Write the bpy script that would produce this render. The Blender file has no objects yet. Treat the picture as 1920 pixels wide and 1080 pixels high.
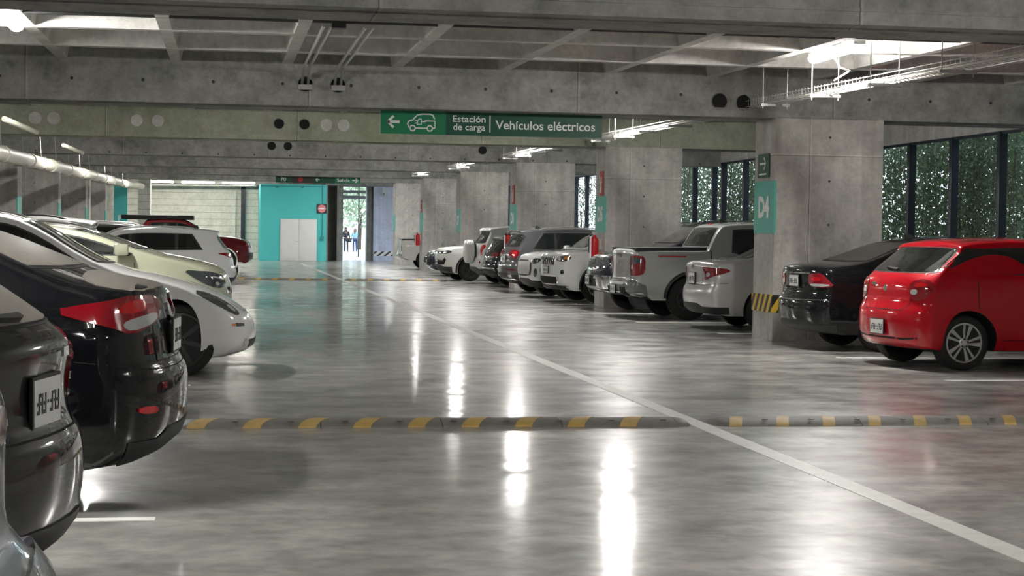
import bpy, bmesh, math, random
import numpy as np
from mathutils import Vector, Matrix
from mathutils.bvhtree import BVHTree
from mathutils.geometry import delaunay_2d_cdt

random.seed(7)
SC = bpy.context.scene
COL = SC.collection
PI = math.pi

# ---------------------------------------------------------------- camera
CAM_H = 1.45
FPX = 3246.09
YAW, PITCH, ROLL = .1651, .0307, .0136
f_ = Vector((math.sin(YAW)*math.cos(PITCH), math.cos(YAW)*math.cos(PITCH), -math.sin(PITCH)))
r0 = Vector((math.cos(YAW), -math.sin(YAW), 0)); u0 = r0.cross(f_)
cr, sr = math.cos(ROLL), math.sin(ROLL)
r_ = r0*cr + u0*sr; u_ = u0*cr - r0*sr
cam = bpy.data.cameras.new('camera'); camo = bpy.data.objects.new('camera', cam); COL.objects.link(camo)
cam.sensor_width = 36; cam.lens = FPX/1920*36; cam.clip_start = .05; cam.clip_end = 600
camo.matrix_world = Matrix(((r_.x, u_.x, -f_.x, 0), (r_.y, u_.y, -f_.y, 0), (r_.z, u_.z, -f_.z, CAM_H), (0, 0, 0, 1)))
SC.camera = camo

# ---------------------------------------------------------------- world, exposure
w = bpy.data.worlds.new('world'); SC.world = w; w.use_nodes = True
wn = w.node_tree.nodes; wl = w.node_tree.links
bg = wn['Background']
tc = wn.new('ShaderNodeTexCoord'); sep = wn.new('ShaderNodeSeparateXYZ'); rmp = wn.new('ShaderNodeValToRGB')
wl.new(tc.outputs['Generated'], sep.inputs[0]); wl.new(sep.outputs['Z'], rmp.inputs[0])
rmp.color_ramp.elements[0].position = .0; rmp.color_ramp.elements[0].color = (.75, .86, .92, 1)
rmp.color_ramp.elements[1].position = .4; rmp.color_ramp.elements[1].color = (.72, .86, 1, 1)
wl.new(rmp.outputs[0], bg.inputs[0]); bg.inputs[1].default_value = .75
SC.view_settings.view_transform = 'Standard'; SC.view_settings.look = 'None'
SC.view_settings.exposure = 2.12; SC.view_settings.gamma = 1; SC.view_settings.use_curve_mapping = False
LAMP = 62.0

# ---------------------------------------------------------------- helpers
def tag(o, label=None, cat=None, group=None, kind=None):
    if label: o['label'] = label
    if cat: o['category'] = cat
    if group: o['group'] = group
    if kind: o['kind'] = kind
    return o
def empty(name, loc=(0, 0, 0), rz=0, **k):
    o = bpy.data.objects.new(name, None); COL.objects.link(o); o.location = loc; o.rotation_euler = (0, 0, rz)
    o.empty_display_size = .1
    return tag(o, **k)
def link(name, me, mats, parent=None, smooth=False, **k):
    if not isinstance(mats, (list, tuple)): mats = [mats]
    for m in mats: me.materials.append(m)
    if smooth:
        me.polygons.foreach_set('use_smooth', [True]*len(me.polygons))
        me.set_sharp_from_angle(angle=math.radians(smooth if smooth is not True else 40))
    o = bpy.data.objects.new(name, me); COL.objects.link(o)
    if parent is not None: o.parent = parent
    return tag(o, **k)
class MB:
    def __init__(s): s.v = []; s.f = []; s.m = []
    def add(s, vs, fs, m=0):
        n = len(s.v); s.v += [tuple(v) for v in vs]; s.f += [tuple(i+n for i in f) for f in fs]; s.m += [m]*len(fs)
    def box(s, x0, x1, y0, y1, z0, z1, m=0):
        s.add([(x0,y0,z0),(x1,y0,z0),(x1,y1,z0),(x0,y1,z0),(x0,y0,z1),(x1,y0,z1),(x1,y1,z1),(x0,y1,z1)],
              [(0,3,2,1),(4,5,6,7),(0,1,5,4),(1,2,6,5),(2,3,7,6),(3,0,4,7)], m)
    def hexa(s, vs, m=0):
        s.add(vs, [(0,3,2,1),(4,5,6,7),(0,1,5,4),(1,2,6,5),(2,3,7,6),(3,0,4,7)], m)
    def tube(s, pts, r, n=8, m=0, cap=True):
        pts = [Vector(p) for p in pts]; rs = r if isinstance(r, (list, tuple)) else [r]*len(pts)
        V = []; F = []
        t0 = (pts[1]-pts[0]).normalized(); a = t0.orthogonal().normalized()
        for i, p in enumerate(pts):
            t = (pts[min(i+1, len(pts)-1)]-pts[max(i-1, 0)]).normalized()
            a = (a - t*a.dot(t)); a = a.normalized() if a.length > 1e-6 else t.orthogonal().normalized()
            b = t.cross(a)
            for k in range(n):
                th = 2*PI*k/n; V.append(p+(a*math.cos(th)+b*math.sin(th))*rs[i])
        for i in range(len(pts)-1):
            for k in range(n):
                k2 = (k+1) % n; F.append((i*n+k, i*n+k2, (i+1)*n+k2, (i+1)*n+k))
        if cap: F.append(tuple(range(n-1, -1, -1))); F.append(tuple((len(pts)-1)*n+k for k in range(n)))
        s.add(V, F, m)
    def lathe(s, prof, c, ax='y', n=24, m=0, sgn=1):
        # prof: (r, h) closed along the axis
        V = []; F = []
        for (r, h) in prof:
            for k in range(n):
                th = 2*PI*k/n; a, b = r*math.cos(th), r*math.sin(th)
                if ax == 'y': V.append((c[0]+a, c[1]+h*sgn, c[2]+b))
                elif ax == 'z': V.append((c[0]+a, c[1]+b, c[2]+h))
                else: V.append((c[0]+h*sgn, c[1]+a, c[2]+b))
        for i in range(len(prof)-1):
            for k in range(n):
                k2 = (k+1) % n; F.append((i*n+k, i*n+k2, (i+1)*n+k2, (i+1)*n+k))
        F.append(tuple(range(n))); F.append(tuple((len(prof)-1)*n+k for k in range(n)))
        s.add(V, F, m)
    def mesh(s, name='m', fix=True):
        me = bpy.data.meshes.new(name); me.from_pydata(s.v, [], s.f)
        me.polygons.foreach_set('material_index', s.m)
        if fix:
            bm = bmesh.new(); bm.from_mesh(me); bmesh.ops.recalc_face_normals(bm, faces=bm.faces[:]); bm.to_mesh(me); bm.free()
        me.update(); return me
    def build(s, name, mats, parent=None, smooth=False, **k):
        return link(name, s.mesh(name), mats, parent, smooth, **k)
def bevel_box(name, x0, x1, y0, y1, z0, z1, mat, parent=None, r=.01, seg=2, **k):
    b = MB(); b.box(x0, x1, y0, y1, z0, z1); me = b.mesh(name)
    bm = bmesh.new(); bm.from_mesh(me); bmesh.ops.bevel(bm, geom=bm.edges[:], offset=r, segments=seg, affect='EDGES', profile=.6); bm.to_mesh(me); bm.free()
    return link(name, me, mat, parent, 50, **k)

# ---------------------------------------------------------------- materials
def newmat(name):
    m = bpy.data.materials.new(name); m.use_nodes = True
    return m, m.node_tree.nodes, m.node_tree.links, m.node_tree.nodes['Principled BSDF']
def pbr(name, col, rough=.5, metal=0, spec=.5, coat=0, emis=None, es=0, alpha=1, var=0, vs=6):
    m, n, l, p = newmat(name)
    p.inputs['Base Color'].default_value = (*col, 1); p.inputs['Roughness'].default_value = rough
    p.inputs['Metallic'].default_value = metal; p.inputs['Specular IOR Level'].default_value = spec
    p.inputs['Coat Weight'].default_value = coat; p.inputs['Coat Roughness'].default_value = .03
    if emis: p.inputs['Emission Color'].default_value = (*emis, 1); p.inputs['Emission Strength'].default_value = es
    if var:
        t = n.new('ShaderNodeTexCoord'); no = n.new('ShaderNodeTexNoise'); no.inputs['Scale'].default_value = vs; no.inputs['Detail'].default_value = 6
        mx = n.new('ShaderNodeMix'); mx.data_type = 'RGBA'
        l.new(t.outputs['Object'], no.inputs['Vector']); l.new(no.outputs['Fac'], mx.inputs['Factor'])
        mx.inputs['A'].default_value = (*[c*(1-var) for c in col], 1); mx.inputs['B'].default_value = (*[min(1, c*(1+var)) for c in col], 1)
        l.new(mx.outputs['Result'], p.inputs['Base Color'])
    return m
def concrete(name, col, dark=.7, lines=None, holes=None, tint=None, rough=.75, streak=False, planks=0):
    m, n, l, p = newmat(name)
    geo = n.new('ShaderNodeNewGeometry'); pos = geo.outputs['Position']
    def noise(sc, det=6, vec=None, ro=.6):
        t = n.new('ShaderNodeTexNoise'); t.inputs['Scale'].default_value = sc; t.inputs['Detail'].default_value = det; t.inputs['Roughness'].default_value = ro
        l.new(vec or pos, t.inputs['Vector']); return t.outputs['Fac']
    def ramp(src, a, b, ca, cb):
        r = n.new('ShaderNodeValToRGB'); l.new(src, r.inputs[0]); r.color_ramp.elements[0].position = a; r.color_ramp.elements[1].position = b
        r.color_ramp.elements[0].color = (*ca, 1); r.color_ramp.elements[1].color = (*cb, 1); return r.outputs[0]
    def mix(a, b, fac, typ='MULTIPLY'):
        x = n.new('ShaderNodeMix'); x.data_type = 'RGBA'; x.blend_type = typ
        for s_, v in (('A', a), ('B', b), ('Factor', fac)):
            if isinstance(v, (int, float)): x.inputs[s_].default_value = v
            elif isinstance(v, tuple): x.inputs[s_].default_value = (*v, 1)
            else: l.new(v, x.inputs[s_])
        return x.outputs['Result']
    c2 = tint or tuple(x*1.12 for x in col)
    base = ramp(noise(.55), .38, .62, col, c2)
    k = dark
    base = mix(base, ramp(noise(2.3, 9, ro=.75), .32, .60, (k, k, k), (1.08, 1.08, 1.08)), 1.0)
    base = mix(base, ramp(noise(14, 6), .25, .6, (.86, .86, .86), (1.05, 1.05, 1.05)), 1.0)
    sp = n.new('ShaderNodeSeparateXYZ'); l.new(pos, sp.inputs[0])
    def math_(op, a, b=None):
        q = n.new('ShaderNodeMath'); q.operation = op
        for i, v in enumerate((a, b)):
            if v is None: continue
            if isinstance(v, (int, float)): q.inputs[i].default_value = v
            else: l.new(v, q.inputs[i])
        return q.outputs[0]
    if streak:
        mp = n.new('ShaderNodeMapping'); mp.inputs['Scale'].default_value = (5, 5, .22); l.new(pos, mp.inputs[0])
        base = mix(base, ramp(noise(1.0, 5, mp.outputs[0]), .35, .7, (.84, .83, .80), (1.1, 1.1, 1.1)), 1.0)
    if planks:
        fz = math_('FRACT', math_('DIVIDE', sp.outputs['Z'], planks)); d = math_('LESS_THAN', fz, .09)
        base = mix(base, (.6, .6, .58), d)
    if lines:   # (axis, period, offset, width)
        for ax, per, off, wd in lines:
            v = math_('MODULO', math_('ADD', sp.outputs[ax], 500*per-off), per)
            d = math_('LESS_THAN', v, wd)
            base = mix(base, (.45, .44, .42), d)
            if wd > .005:
                d2 = math_('MULTIPLY', math_('GREATER_THAN', v, wd), math_('LESS_THAN', v, wd*3)); base = mix(base, (1.25, 1.25, 1.25), d2)
    if holes:   # (axA, perA, offA, axB, zc, radius)
        for axA, per, off, axB, perB, offB, rad in holes:
            a = math_('SUBTRACT', math_('MODULO', math_('ADD', sp.outputs[axA], 500*per-off), per), per/2)
            b = math_('SUBTRACT', math_('MODULO', math_('ADD', sp.outputs[axB], 500*perB-offB), perB), perB/2)
            d = math_('LESS_THAN', math_('ADD', math_('MULTIPLY', a, a), math_('MULTIPLY', b, b)), rad*rad)
            base = mix(base, (.12, .12, .12), d)
    l.new(base, p.inputs['Base Color']); p.inputs['Roughness'].default_value = rough
    bp = n.new('ShaderNodeBump'); bp.inputs['Strength'].default_value = .25; bp.inputs['Distance'].default_value = .02
    l.new(noise(9, 8), bp.inputs['Height']); l.new(bp.outputs[0], p.inputs['Normal'])
    return m
M = {}
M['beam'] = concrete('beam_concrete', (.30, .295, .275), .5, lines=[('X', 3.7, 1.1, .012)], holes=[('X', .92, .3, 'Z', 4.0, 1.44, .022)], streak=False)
M['beam_green'] = concrete('beam_concrete_green', (.29, .31, .22), .72, tint=(.34, .35, .28), lines=[('X', 3.7, 1.4, .012)])
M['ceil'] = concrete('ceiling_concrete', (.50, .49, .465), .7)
M['column'] = concrete('column_concrete', (.49, .465, .44), .72, tint=(.50, .485, .45), lines=[('X', 1.6, .17, .010), ('Z', 2.2, .42, .010)], holes=[('X', 1.6, 1.27, 'Z', .62, .1, .018)], streak=True)
M['column_pale'] = concrete('column_daylit', (.66, .70, .92), .88, tint=(.70, .74, .95), streak=True)  # daylight from the passage is put into this lilac colour
M['wall'] = concrete('wall_concrete', (.36, .35, .33), .7, streak=True)
M['wall_far'] = concrete('wall_far_concrete', (.60, .59, .53), .8, tint=(.64, .63, .56), planks=.34)
M['teal'] = pbr('teal_paint', (.085, .56, .56), .45, var=.12, vs=.5)
M['teal2'] = pbr('teal_sign_paint', (.10, .43, .36), .5, var=.05)
M['white'] = pbr('white_paint', (.75, .75, .73), .5, var=.06, vs=3)
M['line'] = pbr('floor_line_paint', (.62, .62, .58), .45, var=.25, vs=9)
M['linew'] = pbr('stall_line_paint', (.80, .80, .77), .45, var=.12, vs=9)
M['green_l'] = pbr('sign_green', (.012, .19, .085), .45); M['green_d'] = pbr('sign_dark_green', (.008, .075, .045), .45)
M['letter'] = pbr('sign_letter_white', (.80, .82, .78), .5)
M['sign_red'] = pbr('sign_red', (.42, .035, .03), .45)
M['red'] = pbr('extinguisher_red', (.55, .01, .015), .3, coat=.5)
M['steel'] = pbr('galvanised_steel', (.55, .55, .53), .4, .7, var=.15)
M['dsteel'] = pbr('dark_steel', (.06, .06, .06), .5, .5)
M['pvc'] = pbr('cream_pvc', (.72, .69, .58), .45, var=.15, vs=2)
M['hole'] = pbr('black_opening', (.01, .01, .01), .9)
M['black'] = pbr('black_plastic', (.018, .018, .019), .55)
M['rubber'] = pbr('tyre_rubber', (.014, .014, .014), .75)
M['bump'] = pbr('bump_rubber', (.15, .14, .125), .6, var=.3, vs=14)
M['yellow'] = pbr('worn_yellow', (.44, .29, .08), .55, var=.35, vs=10)
M['glass'] = pbr('dark_glass', (.012, .014, .014), .04, spec=.7, coat=.6)
M['dusty'] = pbr('dusty_glass_lid_sheen', (.19, .175, .15), .38, spec=.5, var=.35, vs=25)  # real dust on rear windows; on the boot lid also a painted lamp reflection
M['dusty2'] = pbr('dark_dusty_glass', (.045, .042, .036), .3, spec=.5, var=.2, vs=20)
M['chrome'] = pbr('chrome', (.75, .75, .75), .12, 1)
M['alloy'] = pbr('alloy_silver', (.62, .62, .62), .3, .9)
M['alloyd'] = pbr('alloy_dark', (.05, .05, .052), .35, .6)
M['disc'] = pbr('brake_disc', (.12, .12, .12), .5, .8)
M['lred'] = pbr('lamp_red', (.24, .003, .010), .08, spec=.8, coat=1)
M['lred2'] = pbr('lamp_red_bright', (.55, .006, .010), .08, spec=.8, coat=1)
M['lclear'] = pbr('lamp_clear', (.60, .62, .62), .08, .3, spec=.8, coat=1)
M['ldark'] = pbr('lamp_dark', (.05, .055, .06), .06, spec=.9, coat=1)
M['amber'] = pbr('lamp_amber', (.65, .22, .05), .15, coat=1)
M['plate'] = pbr('plate_white', (.72, .72, .70), .5); M['mark'] = pbr('plate_mark', (.06, .06, .06), .6)
M['gap'] = pbr('panel_gap', (.006, .006, .006), .9)
M['lamp'] = pbr('lamp_glow', (.9, .9, .9), .4, emis=(1, .985, .95), es=LAMP)
M['lamp_dim'] = pbr('lamp_glow_dim', (.9, .9, .9), .4, emis=(1, .97, .88), es=LAMP*.34)
M['navy'] = pbr('window_frame_navy', (.012, .018, .03), .5)
M['leaf'] = None
def leafmat():
    m, n, l, p = newmat('vine_leaf')
    g = n.new('ShaderNodeNewGeometry'); r = n.new('ShaderNodeValToRGB'); l.new(g.outputs['Random Per Island'], r.inputs[0])
    e = r.color_ramp.elements; e[0].color = (.015, .028, .014, 1); e[1].color = (.22, .27, .19, 1); x = e.new(.5); x.color = (.05, .085, .042, 1); x = e.new(.8); x.color = (.10, .11, .09, 1)
    l.new(r.outputs[0], p.inputs['Base Color']); p.inputs['Roughness'].default_value = .5
    tr = n.new('ShaderNodeBsdfTranslucent'); tr.inputs[0].default_value = (.22, .32, .16, 1); mx = n.new('ShaderNodeMixShader'); mx.inputs[0].default_value = .3
    l.new(p.outputs[0], mx.inputs[1]); l.new(tr.outputs[0], mx.inputs[2]); l.new(mx.outputs[0], n['Material Output'].inputs[0])
    return m
M['leaf'] = leafmat()
M['tree'] = pbr('tree_foliage', (.42, .52, .36), .7, var=.5, vs=1.5)
M['bark'] = pbr('bark', (.10, .07, .05), .8)
def floormat():
    m, n, l, p = newmat('polished_concrete')
    geo = n.new('ShaderNodeNewGeometry'); pos = geo.outputs['Position']
    def noise(sc, det, scale=None, dist=0):
        t = n.new('ShaderNodeTexNoise'); t.inputs['Scale'].default_value = sc; t.inputs['Detail'].default_value = det; t.inputs['Distortion'].default_value = dist
        if scale:
            mp = n.new('ShaderNodeMapping'); mp.inputs['Scale'].default_value = scale; l.new(pos, mp.inputs[0]); l.new(mp.outputs[0], t.inputs['Vector'])
        else: l.new(pos, t.inputs['Vector'])
        return t.outputs['Fac']
    def ramp(src, a, b, ca, cb):
        r = n.new('ShaderNodeValToRGB'); l.new(src, r.inputs[0]); r.color_ramp.elements[0].position = a; r.color_ramp.elements[1].position = b
        r.color_ramp.elements[0].color = (*ca, 1); r.color_ramp.elements[1].color = (*cb, 1); return r.outputs[0]
    def mul(a, b):
        x = n.new('ShaderNodeMix'); x.data_type = 'RGBA'; x.blend_type = 'MULTIPLY'; x.inputs['Factor'].default_value = 1
        l.new(a, x.inputs['A']); l.new(b, x.inputs['B']); return x.outputs['Result']
    c = ramp(noise(.45, 6, dist=.2), .3, .7, (.29, .288, .276), (.40, .393, .372))
    c = mul(c, ramp(noise(1.7, 10, dist=.25), .28, .68, (.62, .62, .61), (1.14, 1.13, 1.11)))
    c = mul(c, ramp(noise(11, 8), .3, .62, (.82, .82, .82), (1.06, 1.06, 1.06)))
    c = mul(c, ramp(noise(5.5, 14, dist=.4), .36, .60, (.80, .80, .79), (1.10, 1.10, 1.09)))
    c = mul(c, ramp(noise(38, 3), .25, .33, (.5, .5, .48), (1, 1, 1)))
    l.new(c, p.inputs['Base Color'])
    l.new(ramp(noise(1.3, 6, None, .1), .3, .7, (.29, .29, .29), (.40, .40, .40)), p.inputs['Roughness'])
    p.inputs['Specular IOR Level'].default_value = .5; l.new(ramp(noise(1.6, 9, (1, 1.3, 1), .2), .36, .66, (.12, .12, .12), (.95, .95, .95)), p.inputs['Coat Weight']); p.inputs['Coat Roughness'].default_value = .12
    b = n.new('ShaderNodeBump'); b.inputs['Strength'].default_value = .13; b.inputs['Distance'].default_value = .012
    l.new(noise(2.2, 3, (.8, 1.6, 1), .3), b.inputs['Height']); l.new(b.outputs[0], p.inputs['Normal']); l.new(b.outputs[0], p.inputs['Coat Normal'])
    return m
M['floor'] = floormat()
def hazard(name, ca, cb, per=.22, sl=.7, wd=.5):
    m, n, l, p = newmat(name); t = n.new('ShaderNodeNewGeometry'); s = n.new('ShaderNodeSeparateXYZ'); l.new(t.outputs['Position'], s.inputs[0])
    def mt(op, a, b):
        q = n.new('ShaderNodeMath'); q.operation = op
        for i, v in enumerate((a, b)):
            if isinstance(v, (int, float)): q.inputs[i].default_value = v
            else: l.new(v, q.inputs[i])
        return q.outputs[0]
    v = mt('SUBTRACT', mt('SUBTRACT', s.outputs['X'], s.outputs['Y']), mt('MULTIPLY', s.outputs['Z'], sl))
    fr = mt('FRACT', mt('DIVIDE', mt('ADD', v, 500), per), 0); k = mt('LESS_THAN', fr, wd)
    mx = n.new('ShaderNodeMix'); mx.data_type = 'RGBA'; l.new(k, mx.inputs['Factor']); mx.inputs['A'].default_value = (*ca, 1); mx.inputs['B'].default_value = (*cb, 1)
    l.new(mx.outputs['Result'], p.inputs['Base Color']); p.inputs['Roughness'].default_value = .5
    return m
M['haz'] = hazard('hazard_stripe', (.012, .012, .012), (.72, .46, .04))
M['hazw'] = hazard('hazard_stripe_white', (.05, .05, .05), (.85, .85, .9), .36, 1.2, .6)
_paint = {}
def paint(col, metal=.25, rough=.32):
    k = (col, metal, rough)
    if k not in _paint: _paint[k] = pbr('car_paint', col, rough, metal, spec=.04, coat=1)
    return _paint[k]

# ---------------------------------------------------------------- structure
Y0, BAY, CD = 24.48, 11.02, .93            # far edge of column D4, bay length, column depth
CX0, CX1 = 7.667, 9.266                    # right hand columns
LX0, LX1 = -6.8, -5.2
XL, XR, YB, YF = -10.5, 13.3, -9.0, 91.0
def zs(Y): return 3.10 if Y < 18 else 3.15 + .0105*(Y-24)   # beam soffit
def zrib(Y): return 3.71 + .0105*(Y-24)
def FBk(k): return Y0-CD+BAY*k
beamY = [(12.75, 13.6)] + [(Y0-CD+BAY*k, Y0+BAY*k) for k in range(0, 7)]
beamY = [(-9.3, -8.4), (1.7, 2.6)] + beamY
b = MB(); b.box(XL-2, XR+.0, YB-1, YF+.3, -.3, 0); b.build('floor', M['floor'], kind='structure')
b = MB(); b.box(XL-2, 60, YF+.3, 240, -.3, -.02); b.box(XR, 60, YB-1, YF+.3, -.3, -.6+.35)
b.build('ground', pbr('plaza_paving', (.5, .5, .48), .7, var=.1), kind='structure')
# waffle ceiling
b = MB()
def q4(b_, x0, x1, y0, y1, zf, h, dx=0, dy=0):
    # bar whose underside follows the ceiling slope; flares upward by dx, dy
    b_.hexa([(x0, y0, zf(y0)), (x1, y0, zf(y0)), (x1, y1, zf(y1)), (x0, y1, zf(y1)),
             (x0-dx, y0-dy, zf(y0)+h), (x1+dx, y0-dy, zf(y0)+h), (x1+dx, y1+dy, zf(y1)+h), (x0-dx, y1+dy, zf(y1)+h)])
q4(b, XL-.5, XR, YB, YF, lambda y: zrib(y)+.46, .3)
xr_ = [-2.13+1.476*k for k in range(-6, 11)]
for x in xr_: q4(b, x-.07, x+.07, YB, YF, zrib, .5, .11, 0)
ys = []
for i in range(len(beamY)-1):
    a, c = (beamY[i][0]+beamY[i][1])/2, (beamY[i+1][0]+beamY[i+1][1])/2
    for k in range(1, 5): ys.append(a+(c-a)*k/5)
for k in range(1, 3): ys.append(beamY[-1][1]+k*.1)
for y in ys: q4(b, XL-.5, XR, y-.09, y+.09, lambda t: zrib(t)-.003, .5, 0, .14)
b.build('ceiling', M['ceil'], kind='structure')
ordn = ['behind the camera', 'overhead at the very top edge of the photo', 'carrying the column marked D4', 'carrying the column marked D5', 'carrying the column marked D6', 'seventh across the hall', 'eighth across the hall', 'ninth across the hall', 'last before the teal room']
blab = ['deep concrete beam closing the hall behind the viewer', 'deep concrete beam crossing just behind the viewer', 'nearest concrete beam crossing the very top edge of the picture', 'pitted grey concrete beam over column D4, pierced by two conduit holes', 'green-tinted concrete beam over column D5, behind the hanging sign', 'concrete beam over column D6, two small paired holes', 'concrete beam just beyond the one over column D6', 'concrete beam, second beyond column D6', 'concrete beam, third beyond column D6 and above the far hanging sign', 'farthest concrete beam, right before the teal room']
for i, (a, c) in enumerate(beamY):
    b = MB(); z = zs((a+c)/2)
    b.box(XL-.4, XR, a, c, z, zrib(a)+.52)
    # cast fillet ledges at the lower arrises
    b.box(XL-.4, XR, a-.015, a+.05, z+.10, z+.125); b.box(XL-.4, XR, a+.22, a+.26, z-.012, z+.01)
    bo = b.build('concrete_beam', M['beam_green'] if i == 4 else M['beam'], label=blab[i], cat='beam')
    if i == 4:
        for x in (-3.62, -3.27, -1.70, -1.30, 1.98, 2.32):
            b = MB(); b.lathe([(.125, -.0), (.12, -.012), (.02, -.014)], (x, a, 3.58), 'y', 20); b.build('patched_sleeve', M['ceil'], bo)
# walls
b = MB(); b.box(XL-.3, XL, YB, YF, 0, 5.2); b.build('wall_left', M['wall'], kind='structure')
b = MB(); b.box(XL-.3, XR+.3, YB-.3, YB, 0, 5.2); b.build('wall_back', M['wall'], kind='structure')
b = MB(); b.box(XR, XR+.25, YB, YF, 0, .95); 
for k in range(-1, 6):
    ya, yb = (YB if k < 0 else Y0+BAY*k-.02), (YF if k == 5 else Y0+BAY*(k+1)-.02)
    cy = ((22.0 if k < 0 else Y0+BAY*k-.02)+FBk(k+1))/2
    b.box(XR, XR+.25, ya, yb, zs(cy)+.16, 5.3)
b.box(XR, XR+.25, YB, 22.0, .95, zs((22.0+FBk(0))/2)+.16); b.build('wall_right', M['wall'], kind='structure')
b = MB(); b.box(XL, 1.9, YF, YF+.3, 0, 5.2); b.build('wall_far', M['wall_far'], kind='structure')
b = MB(); b.box(1.9, 6.03, YF, YF+.3, 0, 5.2); b.box(7.34, XR, YF, YF+.3, 0, 5.2); b.box(6.03, 7.34, YF, YF+.3, 3.85, 5.2)
b.box(5.72, 6.03, YF-1.6, YF, 0, 3.85); b.box(7.34, 7.5, YF-.5, YF, 0, 3.85); b.build('wall_passage', M['wall'], kind='structure')
b = MB(); b.box(5.10, 8.9, YF-1.7, YF-1.5, 3.86, 4.1); b.box(5.05, 5.2, YF-2.5, YF, 0, 3.9, 0); b.box(7.5, 7.56, YF-.6, YF-.5, 0, 3.86)
b.build('trim_1', M['wall'], kind='structure')
# pilasters on the far left wall
for x in (-4.05, .35, .85):
    b = MB(); b.box(x, x+.22, YF-.25, YF-.004, 0, 4.30); b.build('concrete_pilaster', M['wall_far'] if x < .8 else M['navy'],
        label={-4.05: 'pale concrete pilaster at the left end of the plank-marked far wall', .35: 'pale narrow pilaster on the far wall left of the teal room', .85: 'dark narrow post on the far wall beside the pale pilaster'}[x], cat='pilaster')
b = MB(); b.tube([(-4.3, YF-1.5, 3.72), (1.6, YF-1.5, 3.78)], .06, 10); b.build('ceiling_pipe', M['steel'], smooth=True, label='thin pale pipe running along the top of the far wall', cat='pipe')
# teal room
TY = 86.3
b = MB(); b.box(1.74, 5.0, TY, YF, 0, 3.80); b.build('wall_teal', M['teal'], kind='structure')
t = empty('door_1', (3.63, TY, 0), kind='structure')
b = MB(); b.box(-.90, .90, -.05, -.005, 0, 2.08); b.build('door_frame', M['white'], t)
for s in (-1, 1):
    o = bevel_box('door_leaf', *( (-.85, -.008) if s < 0 else (.008, .85)), -.08, -.03, .02, 2.03, M['white'], t, .008)
b = MB(); b.tube([(-.12, -.12, .98), (-.02, -.12, .98)], .014); b.tube([(-.03, -.07, .98), (-.03, -.125, .98)], .014); b.build('door_handle', M['steel'], t)
t = empty('notice_board', (4.76, TY-.02, 2.62), label='square red and white notice on the teal wall beside the passage', cat='sign')
b = MB(); b.box(-.24, .24, -.03, 0, -.24, .24); b.build('board', M['dsteel'], t)
b = MB(); b.lathe([(.20, 0), (.21, .01), (.20, .02)], (0, -.05, 0), 'y', 8); b.build('symbol', pbr('notice_pink', (.8, .25, .28), .5), t)
b = MB(); b.box(-.14, .14, -.06, -.05, -.03, .03); b.build('bar', M['letter'], t)
b = MB(); b.tube([(4.80, TY-.03, 3.8), (4.80, TY-.03, 2.86)], .02); b.tube([(4.80, TY-.03, 2.38), (4.80, TY-.03, 1.2)], .02); b.box(4.72, 4.88, TY-.1, TY, 1.08, 1.24)
b.build('wall_conduit', pbr('teal_conduit', (.04, .30, .32), .5), label='thin teal conduit with a junction box running down the teal wall', cat='conduit')
b = MB(); b.tube([(1.75, TY-.04, 3.70), (4.9, TY-.04, 3.70)], .02); b.box(2.5, 2.62, TY-.12, TY, 3.6, 3.68); b.box(3.75, 3.87, TY-.12, TY, 3.62, 3.72)
b.build('wall_conduit', pbr('teal_conduit', (.04, .30, .32), .5), label='horizontal conduit along the top edge of the teal wall', cat='conduit')
# left teal blade with P
b = MB(); b.box(-4.95, -4.36, 80.6, 80.9, 0, 3.55); o = b.build('painted_pier', M['teal'], label='teal painted pier with a white P behind the parked cars on the left', cat='pier')
PIERP = o
b = MB(); b.box(-3.9, -3.35, 81.2, 81.8, 0, 4.25); b.build('concrete_pilaster', M['wall_far'], label='pale concrete pier just right of the teal painted pier', cat='pilaster')

# ---- text
def text_mesh(s, size, bold=.012, sx=1.0):
    cu = bpy.data.curves.new('t', 'FONT'); cu.body = s; cu.size = size; cu.offset = bold*size; cu.align_x = 'LEFT'; cu.resolution_u = 4
    o = bpy.data.objects.new('t', cu); COL.objects.link(o)
    dg = bpy.context.evaluated_depsgraph_get(); me = bpy.data.meshes.new_from_object(o.evaluated_get(dg))
    bpy.data.objects.remove(o); bpy.data.curves.remove(cu)
    vs = np.array([v.co[:] for v in me.vertices]); fs = [tuple(p.vertices) for p in me.polygons]
    bpy.data.meshes.remove(me)
    vs[:, 0] *= sx; mn = vs.min(0); mx = vs.max(0); vs[:, :2] -= (mn[:2]+mx[:2])/2
    return vs, fs, mx-mn
def text_obj(name, s, size, org, ex, ez, mat, parent, bold=.012, sx=1.0, width=None):
    """flat letters centred at org, ex = reading direction, ez = up"""
    vs, fs, d = text_mesh(s, size, bold, sx)
    if width: vs[:, 0] *= width/d[0]
    ex, ez, org = Vector(ex), Vector(ez), Vector(org)
    me = bpy.data.meshes.new(name); me.from_pydata([org+ex*float(v[0])+ez*float(v[1]) for v in vs], [], fs)
    return link(name, me, mat, parent)
def ribbon(pts, wd, closed=False):
    """quads of a stroked polyline in 2D"""
    P = [Vector(p) for p in pts]; n = len(P); out = []
    L_, R_ = [], []
    for i in range(n):
        a = P[(i-1) % n] if closed or i > 0 else P[i]; c = P[(i+1) % n] if closed or i < n-1 else P[i]
        t1 = (P[i]-a); t2 = (c-P[i]); t = (t1.normalized() if t1.length else t2.normalized())+(t2.normalized() if t2.length else t1.normalized())
        t = t.normalized(); nn = Vector((-t.y, t.x)); L_.append(P[i]+nn*wd/2); R_.append(P[i]-nn*wd/2)
    for i in range(n if closed else n-1):
        j = (i+1) % n; out.append([L_[i], L_[j], R_[j], R_[i]])
    return out
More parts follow.
